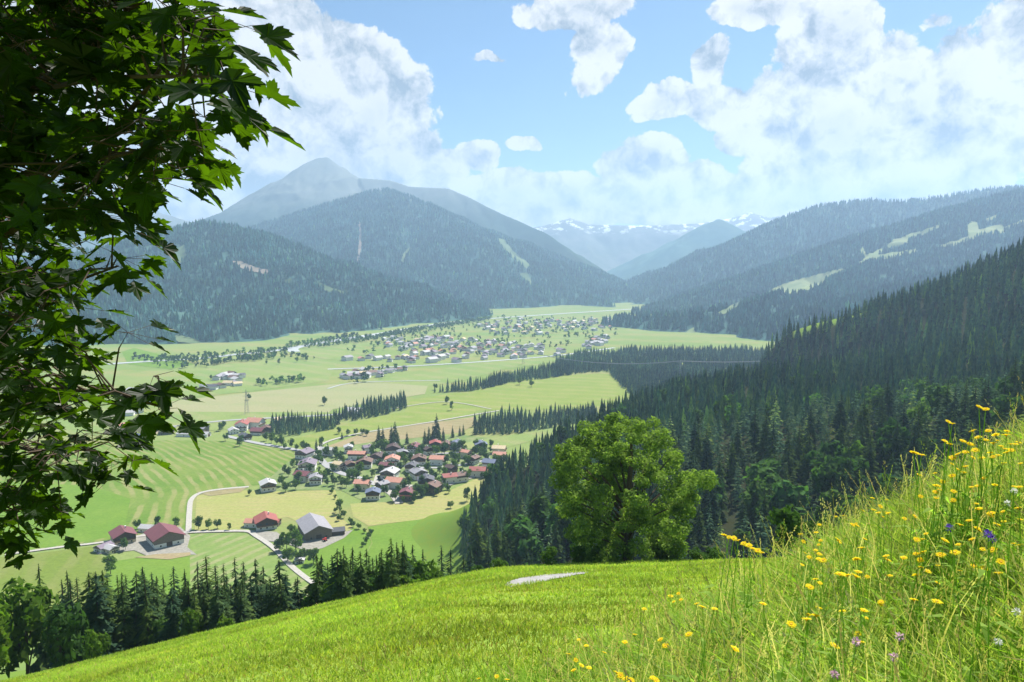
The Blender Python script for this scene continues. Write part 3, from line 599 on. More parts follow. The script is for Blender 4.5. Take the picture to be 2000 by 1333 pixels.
for u, v, Y in [(625,1098,112),(648,1085,118),(665,1078,110),(688,1068,122),(716,1070,115),(742,1080,125),(775,1060,118),(786,1056,126),(806,1062,114),(826,1074,122),(640,1120,104),(700,1110,104),(760,1105,106),(815,1105,106)]: con_px(u, v, Y, 20, 'row2')
for u, v, Y in [(655,1105,100),(672,1095,102),(720,1085,104),(770,1080,104),(795,1085,106),(640,1100,108),(755,1075,112),(735,1085,116)]: con_px(u, v, Y, 20, 'row2')
for u, v, Y in [(862,1066,150),(880,1070,160),(893,1044,190),(905,1050,170),(918,1020,260),(930,1000,300)]: con_px(u, v, Y, 20, 'edge')
bp = basepoly()
q = np.c_[RNG.uniform(-120, 1150, 90000), RNG.uniform(95, 1250, 90000)]
z = hill(q[:, 0], q[:, 1]); u, v, f = proj(q[:, 0], q[:, 1], z); k = inpoly(u, v, bp) & (u < 2120) & (z > 3); q = q[k]; q = spaced(q, 7.0)
z = hill(q[:, 0], q[:, 1]); u, v, f = proj(q[:, 0], q[:, 1], z)
gapn = fbm(q[:, 0] / 60, q[:, 1] / 60, 91); hs = RNG.uniform(15, 25, len(q)) + 6 * gapn
u2, vt, _ = proj(q[:, 0], q[:, 1], z + hs)
ktop = (vt < 1125) | (q[:, 1] > 250)
# leave the big ash tree and its lip clear
clearz = ((q[:, 1] < 130) & (u < 1500)) | ((q[:, 1] < 240) & (u > 1450))
q, z, hs = q[ktop & ~clearz], z[ktop & ~clearz], hs[ktop & ~clearz]
for (x, y), zz, h in zip(q, z, hs): CON.append((x, y, zz, h, 'slope'))
WOODS = {'w1': ([(528,848),(532,832),(560,826),(640,828),(662,828),(655,838),(600,848),(560,852)], 'belt'), 'w2': ([(655,820),(690,806),(745,790),(790,784),(796,798),(740,814),(690,823)], 'belt'),
         'w3': ([(845,768),(930,757),(1000,736),(1085,718),(1190,722),(1080,738),(1000,748),(930,764)], 'belt'), 'w4': ([(928,850),(926,826),(1000,818),(1160,806),(1165,816),(1100,834),(1000,850)], 'belt'),
         'w5': ([(1080,730),(1090,705),(1130,696),(1250,686),(1400,688),(1560,690),(1640,720),(1640,790),(1500,800),(1330,790),(1240,778),(1200,742),(1190,727)], 'midwood')}
for nm, (poly, zone) in WOODS.items():
    P = [G(*p) for p in poly]; n = int(area(P) / 22); xy = spaced(scatter(poly, n * 2), 4.6 if zone == 'belt' else 6.0)
    for x, y in xy: CON.append((x, y, 0, random.uniform(11, 21) + 14 * float(fbm(np.array([x / 30]), np.array([y / 60]), 55)[0]), zone))
CON = np.array([(a, b, c, d, {'row': 0, 'row2': 1, 'edge': 2, 'slope': 3, 'belt': 4, 'midwood': 5}[e]) for a, b, c, d, e in CON])
uu, vv, ff = proj(CON[:, 0], CON[:, 1], CON[:, 2] + CON[:, 3] * .75); size = CON[:, 3] / ff
inview = (uu > -20) & (uu < 2020) & (vv < 1300) & ((vv < 1115) | (CON[:, 4] < 3)) & ~((CON[:, 4] == 3) & (CON[:, 1] < 260) & (uu > 1300 + 0) & (vv > 1010))
# hidden by the flowery bank on the right
bank = (uu > 1400) & (vv > 1095 - (uu - 1400) * .5); inview &= ~(bank & (CON[:, 4] == 3))
order = np.argsort(-(size * inview + (CON[:, 4] < 3) * 10)); big = order[:296]; rest = order[296:]
HI = [conifer_arr(s, 1, 30, 8, 5, wid=.17 + .02 * (s % 3)) for s in range(4)]
MID = [conifer_arr(10 + s, 1, 15, 6, 1, wid=.21) for s in range(4)]
LOWC = [cone_low(30 + s, 6, 5, .17) for s in range(5)]
protoC = []
for k, (pv_, pf_) in enumerate(HI):
    me_c = mk('crown', pv_, pf_, M['spruce']); tb = MB(); tb.tube([(0, 0, -.03), (0, 0, .4), (0, 0, .97)], [.016, .011, .003], 6); me_t = tb.build('trunk', M['bark'])
    protoC.append((me_c.data, me_t.data)); bpy.data.objects.remove(me_c); bpy.data.objects.remove(me_t)
def ordinal(n): return {1: 'first', 2: 'second', 3: 'third', 4: 'fourth', 5: 'fifth', 6: 'sixth', 7: 'seventh', 8: 'eighth', 9: 'ninth', 10: 'tenth', 11: 'eleventh', 12: 'twelfth', 13: 'thirteenth', 14: 'fourteenth', 15: 'fifteenth', 16: 'sixteenth', 17: 'seventeenth', 18: 'eighteenth', 19: 'nineteenth', 20: 'twentieth',
    21: 'twenty-first', 22: 'twenty-second', 23: 'twenty-third', 24: 'twenty-fourth', 25: 'twenty-fifth', 26: 'twenty-sixth', 27: 'twenty-seventh', 28: 'twenty-eighth', 29: 'twenty-ninth', 30: 'thirtieth'}.get(n, '%dth' % n)
zl = {}
for i in sorted(big, key=lambda i: uu[i]):
    x, y, zz, h, zo = CON[i]; zo = int(zo); r = empty('spruce_tree', (x, y, zz), random.random() * 6); wv = random.uniform(.95, 1.4); r.scale = (h * wv, h * wv, h); k = random.randrange(4)
    for d_, nm in ((protoC[k][0], 'crown'), (protoC[k][1], 'trunk')): c = bpy.data.objects.new(nm, d_); COL.objects.link(c); c.parent = r
    zl[zo] = zl.get(zo, 0) + 1
    if zo == 0: tag(r, 'dark spruce behind the mown meadow, %s from the left of the long row' % ordinal(zl[zo]), 'tree', 'spruces in the long row below the farms')
    elif zo == 1: tag(r, 'dark spruce in the second clump behind the meadow, %s from its left end' % ordinal(zl[zo]), 'tree', 'spruces in the second clump behind the meadow')
    elif zo == 2: tag(r, 'spruce between the meadow clump and the slope forest, %s from the left' % ordinal(zl[zo]), 'tree', 'spruces at the lower edge of the slope forest')
    elif zo == 3: tag(r, 'tall dark spruce standing among the nearest trees of the steep slope forest', 'tree', 'nearest spruces of the slope forest')
    else: tag(r, 'small dark spruce in a belt of conifers down on the valley floor', 'tree', 'spruces of the valley belts')
sr = rest; zr = CON[sr, 4]
a = sr[(zr == 3) & (CON[sr, 1] > 420)]; merge('upper_slope_forest', LOWC, CON[a, :3], CON[a, 3], M['spruce_s'], 'dark conifer forest on the upper and far part of the slope', 'forest', green=.05)
a = sr[(zr == 3) & (CON[sr, 1] <= 420)]; merge('slope_forest', MID, CON[a, :3], CON[a, 3], M['spruce_s'], 'dense dark conifer forest filling the steep slope on the right', 'forest', green=.05)
a = sr[zr == 4]; merge('belt_forest', LOWC, CON[a, :3], CON[a, 3], M['spruce_s'], 'narrow dark belts of conifers between the pale valley meadows', 'forest')
a = sr[zr == 5]; merge('valley_forest', [cone_low(s, 4, 5, .16) for s in range(20, 24)], CON[a, :3], CON[a, 3], M['spruce_s'], 'low dark wood across the valley floor below the ski slope', 'forest')
LOWB0 = [broad_arr(140 + s, 220, 9, .085, W=.40) for s in range(3)]
q = np.c_[RNG.uniform(-60, 500, 9000), RNG.uniform(170, 620, 9000)]; z = hill(q[:, 0], q[:, 1]); u, v, f = proj(q[:, 0], q[:, 1], z); k = inpoly(u, v, bp) & (RNG.random(len(q)) < .06 * smooth(650, 250, q[:, 1])) & (fbm(q[:, 0] / 50, q[:, 1] / 50, 17) > -.08); q = q[k]; z = z[k]
merge('slope_broadleaf_wood', LOWB0, np.c_[q, z + 2], RNG.uniform(13, 20, len(q)), M['broad_s'], 'lighter green broadleaf trees mixed into the lower slope forest', 'wood')
LOWB = [broad_arr(40 + s, 60, 6, .13) for s in range(3)]
pts = []
for poly, dens in [([(385,722),(440,704),(560,694),(640,706),(560,700),(440,712)], 1/130), ([(235,700),(330,722),(380,722),(440,700),(560,690),(560,684),(440,692),(330,700)], 1/260), ([(590,680),(700,664),(830,640),(960,622),(960,626),(830,648),(700,672),(600,684)], 1/160), ([(560,684),(700,660),(700,654),(560,676)], 1/200),
                   ([(650,700),(760,690),(900,700),(1060,690),(1200,660),(1230,625),(960,620),(800,650),(690,680)], 1/1700), ([(500,750),(590,742),(600,747),(510,756)], 1/100), ([(660,735),(740,722),(800,722),(740,745),(680,752)], 1/500)]:
    P = [G(*p) for p in poly]; pts.append(scatter(poly, int(area(P) * dens) + 5))
pts = np.concatenate(pts); merge('riverside_wood', LOWB, np.c_[pts, pts[:, 0] * 0 - .5], RNG.uniform(8, 15, len(pts)), M['broad_s'], 'dark tree lines along the pale river and around the far town', 'wood')

# ------------------------------------------------------------------ broadleaf trees
PB = []
for s in range(4):
    pv_, pf_ = broad_arr(60 + s, 900, 16, .05); o1 = mk('crown', pv_, pf_, M['broad']); o2 = limb_mesh(s, 1, .42, 5).build('trunk', M['bark']); PB.append((o1.data, o2.data)); bpy.data.objects.remove(o1); bpy.data.objects.remove(o2)
def btree(x, y, z, h, wf, label, group=None, name='broadleaf_tree', cat='tree'):
    r = empty(name, (x, y, z), random.random() * 6); r.scale = (h * wf, h * wf, h); k = random.randrange(4)
    for d_, nm in ((PB[k][0], 'crown'), (PB[k][1], 'trunk')): c = bpy.data.objects.new(nm, d_); COL.objects.link(c); c.parent = r
    return tag(r, label, cat, group)
def bpx(u, vb, h, wf, label, group=None, **k):
    h *= 1.25 if (540 < u < 620 and vb > 1040) else 1.0; x, y = G(u, vb); return btree(x, y, 0, h, wf, label, group, **k)
for u, v, h, wf, lb in [(216,1122,13,1.0,'round dark tree standing alone in front of the farmhouses'),(245,1075,10,.8,'dark tree hiding the wall of the dark-roofed farmhouse'),(268,1035,9,.9,'round tree behind the white farm shed'),(308,1032,10,.7,'tree top showing behind the ridge of the maroon barn'),
    (345,1032,9,.9,'round tree beside the junction of the pale roads'),(388,1034,11,1.0,'leftmost and tallest tree of the short row beside the pale road'),(407,1034,9,.85,'second tree of the short row beside the pale road'),(425,1034,9,.9,'third tree of the short row beside the pale road'),(448,1036,6,.8,'small lone tree between the road row and the red-roofed chalet'),
    (560,1075,12,.9,'tree in the garden between the red-roofed chalet and the barn, leftmost'),(578,1080,14,.9,'tallest dark tree in the garden in front of the big barn'),(545,1078,8,1.1,'low bushy tree by the drive of the red-roofed chalet'),(562,1098,8,1.2,'wide low tree beside the curving road above the shed'),(582,1098,8,1.0,'leafy tree just behind the small white-roofed shed'),
    (612,1102,9,1.1,'round dark tree to the right of the small white-roofed shed'),(570,1052,9,1.0,'tree against the left end of the big barn'),(595,1092,7,1.0,'small tree under the big garden tree'),(663,1004,13,.7,'tall narrow tree on the hay field corner below the village'),(672,1012,7,1.0,'bushy tree below the narrow tree on the field corner'),(684,1024,6,1.0,'small round tree lower in the hedge line'),
    (912,980,13,.75,'lone upright tree beside the slope forest above the green field'),(880,993,7,1.1,'lone low bush in the middle of the green slope'),(488,968,6,1.0,'bush beside the isolated grey house'),(563,932,11,.8,'tree in front of the village on its left edge'),(556,925,9,.8,'small tree left of the village edge'),(572,915,10,.8,'tree beside the big purple-grey roof'),
    (1015,752,14,.9,'left one of two lone trees on the bright plateau meadow'),(1038,756,13,.9,'right one of two lone trees on the bright plateau meadow'),(873,790,13,.8,'lone tree at the bend of the plateau track'),(882,802,14,.6,'narrow tree below the bend of the plateau track'),(628,880,16,.55,'tall narrow tree beside the track above the village'),
    (634,792,15,.7,'lone tall tree in the flat pale fields beyond the belts'),(662,848,9,1.0,'tree at the left end of the orchard row'),(680,852,9,.9,'leftmost tree of the orchard row above the village'),(695,850,9,.9,'second tree of the orchard row above the village'),(708,850,9,.9,'third tree of the orchard row above the village'),(716,852,9,.9,'fourth tree of the orchard row above the village'),
    (745,885,17,1.1,'big round tree above the village beside the dark-roofed chalet')]: bpx(u, v, h, wf, lb)
for i, (u, v) in enumerate([(648,965),(655,975),(650,960),(690,1030),(700,1034),(712,1042),(720,1052),(716,1062),(708,1068),(724,1045),(655,1002),(662,1018)]): bpx(u, v, random.uniform(4, 6), 1.1, 'green bush in the winding hedge below the village', 'bushes of the winding hedge', name='hedge_bush', cat='bush')
vt = [(640,948),(648,940),(656,948),(668,952),(640,935),(650,925),(664,938),(676,950),(690,944),(700,962),(716,950),(560,962),(548,948),(575,955),(584,948),(748,972),(772,978),(786,985),(742,918),(756,945),(795,935),(800,950),(812,960),(824,968),(842,962),(852,968),(862,960),(870,955),(874,966),(780,920),(800,905),(792,908),(785,900),(835,905),(842,930),(850,940),(858,925),(870,905),(882,900),(888,908),(898,905),(904,912),(910,905),(918,912),(928,900),(930,890),(922,885),(910,888),(900,880),(885,882),(862,890),(850,888),(838,885),(826,885),(790,888),(752,880),(735,886),(724,895),(672,905),(660,905),(655,895),(690,875),(640,895),(625,925),(630,940),(706,925),(730,935),(966,905),(972,915),(985,905),(960,885),(945,935),(903,925),(915,932),(868,935),(806,985)]
vx_ = scatter([(580,905),(640,890),(800,878),(960,872),(985,900),(950,930),(880,950),(800,985),(715,980),(650,955),(590,950)], 70); vt += [tuple(float(c) for c in proj(a, b, 0.)[:2]) for a, b in vx_]
for u, v in vt: bpx(u + random.uniform(-3, 3), v + random.uniform(-3, 3), random.uniform(6.5, 13), random.uniform(.75, 1.1), 'leafy green garden tree squeezed between the village houses', 'garden trees of the village')
for u, v, h in [(765,872,24),(772,868,27),(778,880,20),(748,868,20),(740,862,19),(795,868,15),(830,868,18),(838,866,20),(846,868,24),(853,856,30),(858,868,22),(866,864,18),(884,855,15),(898,852,13),(905,850,14),(618,880,14),(668,858,9),(640,880,9)]:
    x, y = G(u, v); r = empty('spruce_tree', (x, y, 0), random.random() * 6); r.scale = (h * 1.1, h * 1.1, h); k = random.randrange(4)
    for d_, nm in ((protoC[k][0], 'crown'), (protoC[k][1], 'trunk')): c = bpy.data.objects.new(nm, d_); COL.objects.link(c); c.parent = r
    tag(r, 'tall dark conifer in the tree groups just above the village roofs', 'tree', 'conifers above the village')
for u, v in [(520,862),(530,866),(540,870),(550,872),(556,878),(570,876),(580,880),(592,880),(600,884),(535,858),(548,862),(440,862),(468,872),(472,866),(300,850),(330,848),(270,848),(250,852),(430,842),(437,838)]:
    bpx(u, v, random.uniform(8, 12), .9, 'leafy tree lining the road at the left hamlet', 'trees along the hamlet road')
for u, v in [(500,690),(536,700),(412,742),(520,712),(545,712),(580,708),(598,706),(850,762),(486,782)]: bpx(u, v, random.uniform(9, 13), .8, 'tiny lone tree in the pale far meadows', 'lone trees in the far meadows')
# broadleaf trees and shrubs round the meadow's lip
def hb(u, vt_, Y, wf, label, name='broadleaf_tree', cat='tree', hmin=2):
    x, y, zt = PY(u, vt_, Y); zz = hill1(x, y); return btree(x, y, zz - .2, max(hmin, zt - zz), wf, label, None, name, cat)
hb(40, 1118, 95, .75, 'bushy sunlit broadleaf tree at the left edge behind the meadow'); hb(110, 1160, 92, .7, 'dark leafy tree right of the bushy tree at the left edge'); hb(-20, 1160, 88, .7, 'leafy tree cut off by the left edge of the view')
hb(180, 1215, 90, .6, 'low leafy tree in front of the left end of the spruce row'); hb(312, 1205, 100, .6, 'pale green leafy tree low in front of the spruce row'); hb(370, 1180, 98, .6, 'leafy tree in front of the middle of the spruce row'); hb(440, 1200, 95, .6, 'rounded leafy tree against the spruces right of the middle')
for k, (u_, v_) in enumerate([(632,1128),(655,1118),(700,1098),(722,1108),(760,1088),(778,1096),(805,1082),(822,1092),(842,1100),(868,1118),(838,1090),(795,1108)]): hb(u_, v_, random.uniform(94, 104), random.uniform(.55, .75), 'leafy tree packed among the spruces of the second clump, %s of twelve along it' % ordinal(k + 1))
hb(850, 1105, 98, .8, 'leafy tree at the right end of the second clump'); hb(790, 1100, 100, .8, 'leafy tree filling the right half of the second clump'); hb(735, 1120, 98, .7, 'leafy tree in the middle of the second clump'); hb(680, 1125, 96, .7, 'leafy tree in the left half of the second clump'); hb(612, 1135, 98, .6, 'leafy tree at the left end of the second clump')
hb(975, 1085, 78, 1.0, 'green shrub at the foot of the slope forest', 'shrub', 'shrub'); hb(935, 1100, 80, 1.0, 'low shrub left of the gravel track', 'shrub', 'shrub'); hb(1074, 1082, 62, 1.1, 'yellow-green shrub behind the gravel track', 'shrub', 'shrub'); hb(1172, 1062, 66, 1.1, 'dark round shrub left of the big tree trunk', 'shrub', 'shrub')
hb(1130, 1090, 66, 1.2, 'low shrub between the gravel track and the dark round shrub', 'shrub', 'shrub'); hb(1360, 1072, 72, 1.2, 'small round shrub right of the big tree', 'shrub', 'shrub'); hb(1395, 1062, 76, 1.2, 'second small shrub right of the big tree, nearer the flowers', 'shrub', 'shrub'); hb(1540, 985, 60, .9, 'pale green bush showing above the flowery bank', 'bush', 'bush'); hb(1600, 1000, 62, .9, 'dark green bush beside the pale bush above the bank', 'bush', 'bush')
hb(1290, 1080, 70, 1.3, 'low shrub under the right side of the big tree', 'shrub', 'shrub')

# the big tree at the lip of the meadow
def big_tree():
    x, y, _ = PY(1225, 1110, 71); z = hill1(x, y); zt = PY(1240, 788, 71)[2]; H = zt - z; r = empty('ash_tree', (x, y, z - .3)); rg = random.Random(5); g = np.random.default_rng(12)
    tk = MB(); tk.tube([(0, 0, -.4), (0, 0, 1.0), (.1, 0, H * .22), (.0, .1, H * .42), (.2, 0, H * .65), (.2, 0, H * .85)], [.62, .48, .42, .34, .2, .08], 10)
    cl = []                         # clumps: px outline of the crown turned into metres at this distance
    out = [(1085,960),(1068,915),(1090,880),(1082,850),(1112,838),(1128,815),(1165,818),(1190,792),(1222,780),(1248,802),(1275,800),(1292,830),(1322,842),(1328,872),(1362,886),(1392,900),(1396,935),(1372,962),(1380,1000),(1350,1020),(1352,1060),(1300,1085),(1200,1090),(1120,1075),(1098,1030)]
    s = 71 / FPX
    for k in range(230):
        for _ in range(60):
            u, v = rg.uniform(1060, 1400), rg.uniform(790, 1085)
            if inpoly(np.array([u]), np.array([v]), out)[0]: break
        X = (u - 1225) * s; Z = H - (v - 788) * s * 1.04; R = 8.3 * math.sqrt(max(0.05, 1 - ((Z - H * .5) / (H * .55)) ** 2)); Yd = rg.uniform(-1, 1) * R
        q = math.hypot(X, Yd)
        if q > R * 1.05: Yd *= .4
        cl.append((X * .93, Yd * .9, Z * .97 - .3, rg.uniform(.5, 1.15)))
    for (X, Yd, Z, R) in cl[::6]:
        b = max(1.5, Z * .45); mid = (X * .45, Yd * .45, b + (Z - b) * .55); br = MB(); br.tube([(.05, .02, b), mid, (X * .9, Yd * .9, Z - .2)], [.13, .08, .03], 5)
        tk.V += []; n0 = len(tk.V); tk.V += br.V; tk.F += [tuple(i + n0 for i in f) for f in br.F]
    tk.build('trunk', M['bark'], r)
    Ps = []; Ns = []
    for (X, Yd, Z, R) in cl:
        n = int(430 * R * R * .8); d = g.normal(size=(n, 3)); d /= np.linalg.norm(d, axis=1)[:, None]; p = d * (R * g.uniform(.35, 1.05, n) ** .6)[:, None] * np.array([1.1, 1.1, .8]) + np.array([X, Yd, Z]); Ps.append(p); Ns.append(d)
    P = np.concatenate(Ps); N = np.concatenate(Ns) * .5 + g.normal(size=P.shape) * .5 + np.array([0, 0, .5]); N /= np.linalg.norm(N, axis=1)[:, None]; k = P[:, 2] > 1.0; P = P[k]; N = N[k]; n = len(P)
    a = np.cross(N, g.normal(size=(n, 3))); a /= np.linalg.norm(a, axis=1)[:, None]; b = np.cross(N, a); s_ = g.uniform(.09, .22, n)[:, None]
    V = np.stack([P + a * s_, P + b * s_ * .5, P - a * s_, P - b * s_ * .5], 1).reshape(-1, 3); mk('crown', V, np.arange(n * 4).reshape(-1, 4), M['bigtree'], r)
    tag(r, 'big spreading broadleaf tree with bright leaves at the lip of the mown meadow', 'tree')
big_tree()

# ------------------------------------------------------------------ houses
def unit_house(w_, l, h, pitch, wall, top, roof, rail, floors=2, over=.95, split=.55, chim=True, balc=True, win=True, name='house', barn=False):
    """gable faces -Y; ridge along Y"""
    r = empty(name); rise = w_ / 2 * math.tan(pitch); hs = h * split; m = MB()
    m.box(-w_ / 2, w_ / 2, -l / 2, l / 2, -.4, hs); m.build('wall', wall, r)
    e = .06; m = MB(); x = w_ / 2 + e; y = l / 2 + e
    m.add([(-x, -y, hs), (x, -y, hs), (x, -y, h), (0, -y, h + rise), (-x, -y, h), (-x, y, hs), (x, y, hs), (x, y, h), (0, y, h + rise), (-x, y, h)], [(0, 1, 2, 3, 4), (9, 8, 7, 6, 5), (1, 6, 7, 2), (0, 4, 9, 5), (0, 5, 6, 1)])
    m.build('upper_wall', top, r)
    m = MB(); X = w_ / 2 + over; Y = l / 2 + over * 1.1; zl_ = h - over * math.tan(pitch) + .1; zt = h + rise + .1; th = .32
    m.add([(-X, -Y, zl_), (0, -Y, zt), (X, -Y, zl_), (X, -Y, zl_ + th), (0, -Y, zt + th), (-X, -Y, zl_ + th), (-X, Y, zl_), (0, Y, zt), (X, Y, zl_), (X, Y, zl_ + th), (0, Y, zt + th), (-X, Y, zl_ + th)],
          [(0, 1, 4, 5), (1, 2, 3, 4), (6, 11, 10, 7), (7, 10, 9, 8), (5, 4, 10, 11), (4, 3, 9, 10), (0, 6, 7, 1), (1, 7, 8, 2), (0, 5, 11, 6), (2, 8, 9, 3)]); rf = m.build('roof', roof, r)
    if chim: m = MB(); cx, cy = w_ * .15, l * .12; m.box(cx - .4, cx + .4, cy - .4, cy + .4, h + rise * .5, h + rise + 1.2); m.box(cx - .52, cx + .52, cy - .52, cy + .52, h + rise + 1.2, h + rise + 1.4); m.build('chimney', M['plaster'], rf)
    if balc:
        zb = hs - .1; m = MB(); m.box(-w_ / 2 + .3, w_ / 2 - .3, -l / 2 - 1.15, -l / 2 - .08, zb - .12, zb + .05); m.box(-w_ / 2 + .3, w_ / 2 - .3, -l / 2 - 1.2, -l / 2 - 1.1, zb + .1, zb + 1.0)
        m.box(-w_ / 2 + .3, -w_ / 2 + .4, -l / 2 - 1.1, -l / 2 - .1, zb + .1, zb + 1.0); m.box(w_ / 2 - .4, w_ / 2 - .3, -l / 2 - 1.1, -l / 2 - .1, zb + .1, zb + 1.0); m.build('balcony', rail, r)
    if win:
        nx_ = 3 if w_ > 9 else 2
        for i in range(nx_):
            cx = (i - (nx_ - 1) / 2) * w_ / (nx_ + .4)
            for zc in ((hs * .52, hs + 1.55) if not barn else (hs * .52,)):
                m = MB(); yf = -l / 2 - (.1 if zc > hs else .04); m.box(cx - .55, cx + .55, yf - .03, yf + .02, zc - .6, zc + .6); m.build('window', M['glass'], r)
        for i in (-1, 1):
            for zc in (hs * .52,):
                for sx in (-1, 1): m = MB(); xx = sx * (w_ / 2 + .03); m.box(min(xx, xx + sx * .04), max(xx, xx + sx * .04), i * l * .25 - .5, i * l * .25 + .5, zc - .6, zc + .6); m.build('window', M['glass'], r)
    m = MB(); m.box(-.55 if not barn else -2, .55 if not barn else 2, -l / 2 - .09, -l / 2 - .03, 0, 2.1 if not barn else 3.6); m.build('door', M['timber'], r) if (nx_ if win else 2) != 3 or barn else None
    return r
VH = [ # u, v(base), width m, length, ridge angle deg, roof, walls, upper, rail, label
 (600,921,15,17,8,'purple grey','plaster','cream','rail','big white house under a wide purple-grey roof at the left end of the village'),(594,898,13,14,-20,'purple grey','plaster','timber2','rail','purple-grey roofed house just behind the big house at the village left end'),
 (592,943,12,13,70,'maroon','plaster','plaster','rail','maroon-roofed white house at the left end of the village, below the big grey roof'),(616,949,10,11,10,'grey','plaster','plaster','rail','small white house with grey roof next to the left maroon-roofed house'),
 (522,962,12,13,25,'light grey','plaster','timber2','rail','isolated pale grey house in the fields left of the village'),(697,901,9,17,86,'salmon','plaster','timber','rail','long salmon-roofed house at the top left of the village'),
 (711,917,14,13,5,'brown','plaster','timber','rail','wide brown-roofed chalet right of the left street'),(683,922,8,8,30,'brown','plaster','timber','rail','small brown-roofed house left of the wide brown chalet'),(661,922,8,9,60,'tan','cream','cream','rail','small beige house beside the left village street'),
 (738,906,12,12,-15,'dark brown','plaster','timber','rail','very dark brown chalet behind the wide brown chalet'),(768,889,14,13,4,'dark brown','plaster','timber','rail','dark-roofed white chalet at the top of the village by the big round tree'),
 (766,912,13,12,3,'salmon','plaster','plaster','rail','salmon-roofed white house with a tall facade in the village middle'),(755,924,9,12,80,'maroon','plaster','timber','rail','maroon low roof directly below the tall salmon-roofed house'),
 (761,938,13,14,-12,'light grey','plaster','timber2','rail','light grey roof with a dark gable behind the largest salmon roof'),(771,956,12,14,75,'salmon','plaster','plaster','rail','largest plain salmon roof in the village front'),(795,979,11,11,-5,'maroon','timber2','timber','redrail','chalet with a bright red balcony at the very front of the village'),
 (728,979,11,10,6,'slate blue','plaster','timber','rail','dark slate-blue roofed chalet at the front left corner of the village'),(707,960,10,12,84,'salmon','cream','cream','rail','low pinkish roof behind the slate-blue chalet'),(832,954,14,14,12,'dark grey','plaster','timber','rail','large dark grey roof right of the red-balcony chalet'),
 (845,966,12,12,-20,'brown','timber2','timber','rail','brown wooden house in front of the large dark grey roof'),(877,947,10,12,-70,'red','plaster','plaster','rail','small red-roofed white house on the right front edge'),(899,944,10,12,-60,'brown','plaster','timber','rail','brown-roofed house between the small red roof and the big red roof'),
 (938,934,11,19,84,'red','plaster','plaster','rail','biggest red roof at the right front of the village'),(957,918,11,12,70,'slate blue','plaster','timber2','rail','blue-grey roof behind the biggest red roof'),(817,938,12,13,30,'grey','plaster','timber2','rail','mid grey roof above the large dark grey roof'),
 (804,925,10,11,-10,'dark grey','plaster','timber','rail','dark grey roofed house in the village middle, right of the tall salmon-roofed house'),(818,911,13,12,6,'brown','plaster','timber','rail','brown chalet with a wide white front in the upper middle of the village'),(808,886,11,12,-14,'maroon','plaster','plaster','rail','maroon-brown roof in the top row right of the dark-roofed chalet'),
 (850,880,11,11,8,'red','plaster','timber','rail','red-roofed chalet in the top row of the village'),(871,881,9,10,-8,'brown','yellowwall','yellowwall','rail','yellow-walled house in the top row beside the red-roofed chalet'),(891,880,12,11,-16,'slate blue','plaster','plaster','rail','blue-roofed white house right of the yellow-walled house'),
 (939,882,12,11,12,'slate blue','plaster','timber','rail','blue-roofed tall house at the top right of the village'),(854,911,11,13,82,'salmon','plaster','plaster','rail','pale salmon roof right of the brown chalet with wide front'),(881,929,8,9,50,'dark brown','timber2','timber','rail','low dark brown hut above the small red-roofed house'),
 (975,890,10,13,80,'tan','cream','cream','rail','tan-roofed house at the right end of the village'),(976,903,10,12,80,'salmon','plaster','plaster','rail','salmon-roofed house just below the tan roof at the right end'),(786,898,9,10,20,'grey','plaster','timber','rail','small grey roof between the top dark chalet and the maroon-brown roof'),
 (925,910,8,9,-30,'brown','plaster','timber','rail','small brown house in the gardens above the biggest red roof'),(746,962,8,9,-40,'grey','plaster','timber2','rail','small grey-roofed house beside the pale village street'),(834,892,8,9,40,'dark brown','plaster','timber','rail','small dark house below the top row red roof'),(680,888,8,9,15,'light grey','plaster','plaster','rail','small pale house behind the long salmon roof'),
 (640,893,8,14,80,'light grey','plaster','plaster','rail','white low shed beside the track entering the village'),(910,898,8,9,60,'salmon','cream','cream','rail','small salmon roof in the right-hand gardens'),(718,888,8,10,-60,'purple grey','plaster','plaster','rail','small purple-grey roof above the wide brown chalet')]
for (u, v, w_, l, a, rf, wl, up, rl, lb) in VH:
    x, y = G(u, v - 3); o = unit_house(w_ * 1.05, l, 6.6, math.radians(21), split=.68, wall=M[wl], top=M[up], roof=ROOF[rf], rail=M[rl], name='chalet'); o.location = (x, y + 2, 0); o.rotation_euler = (0, 0, math.radians(a)); tag(o, lb, 'house', 'houses of the village')
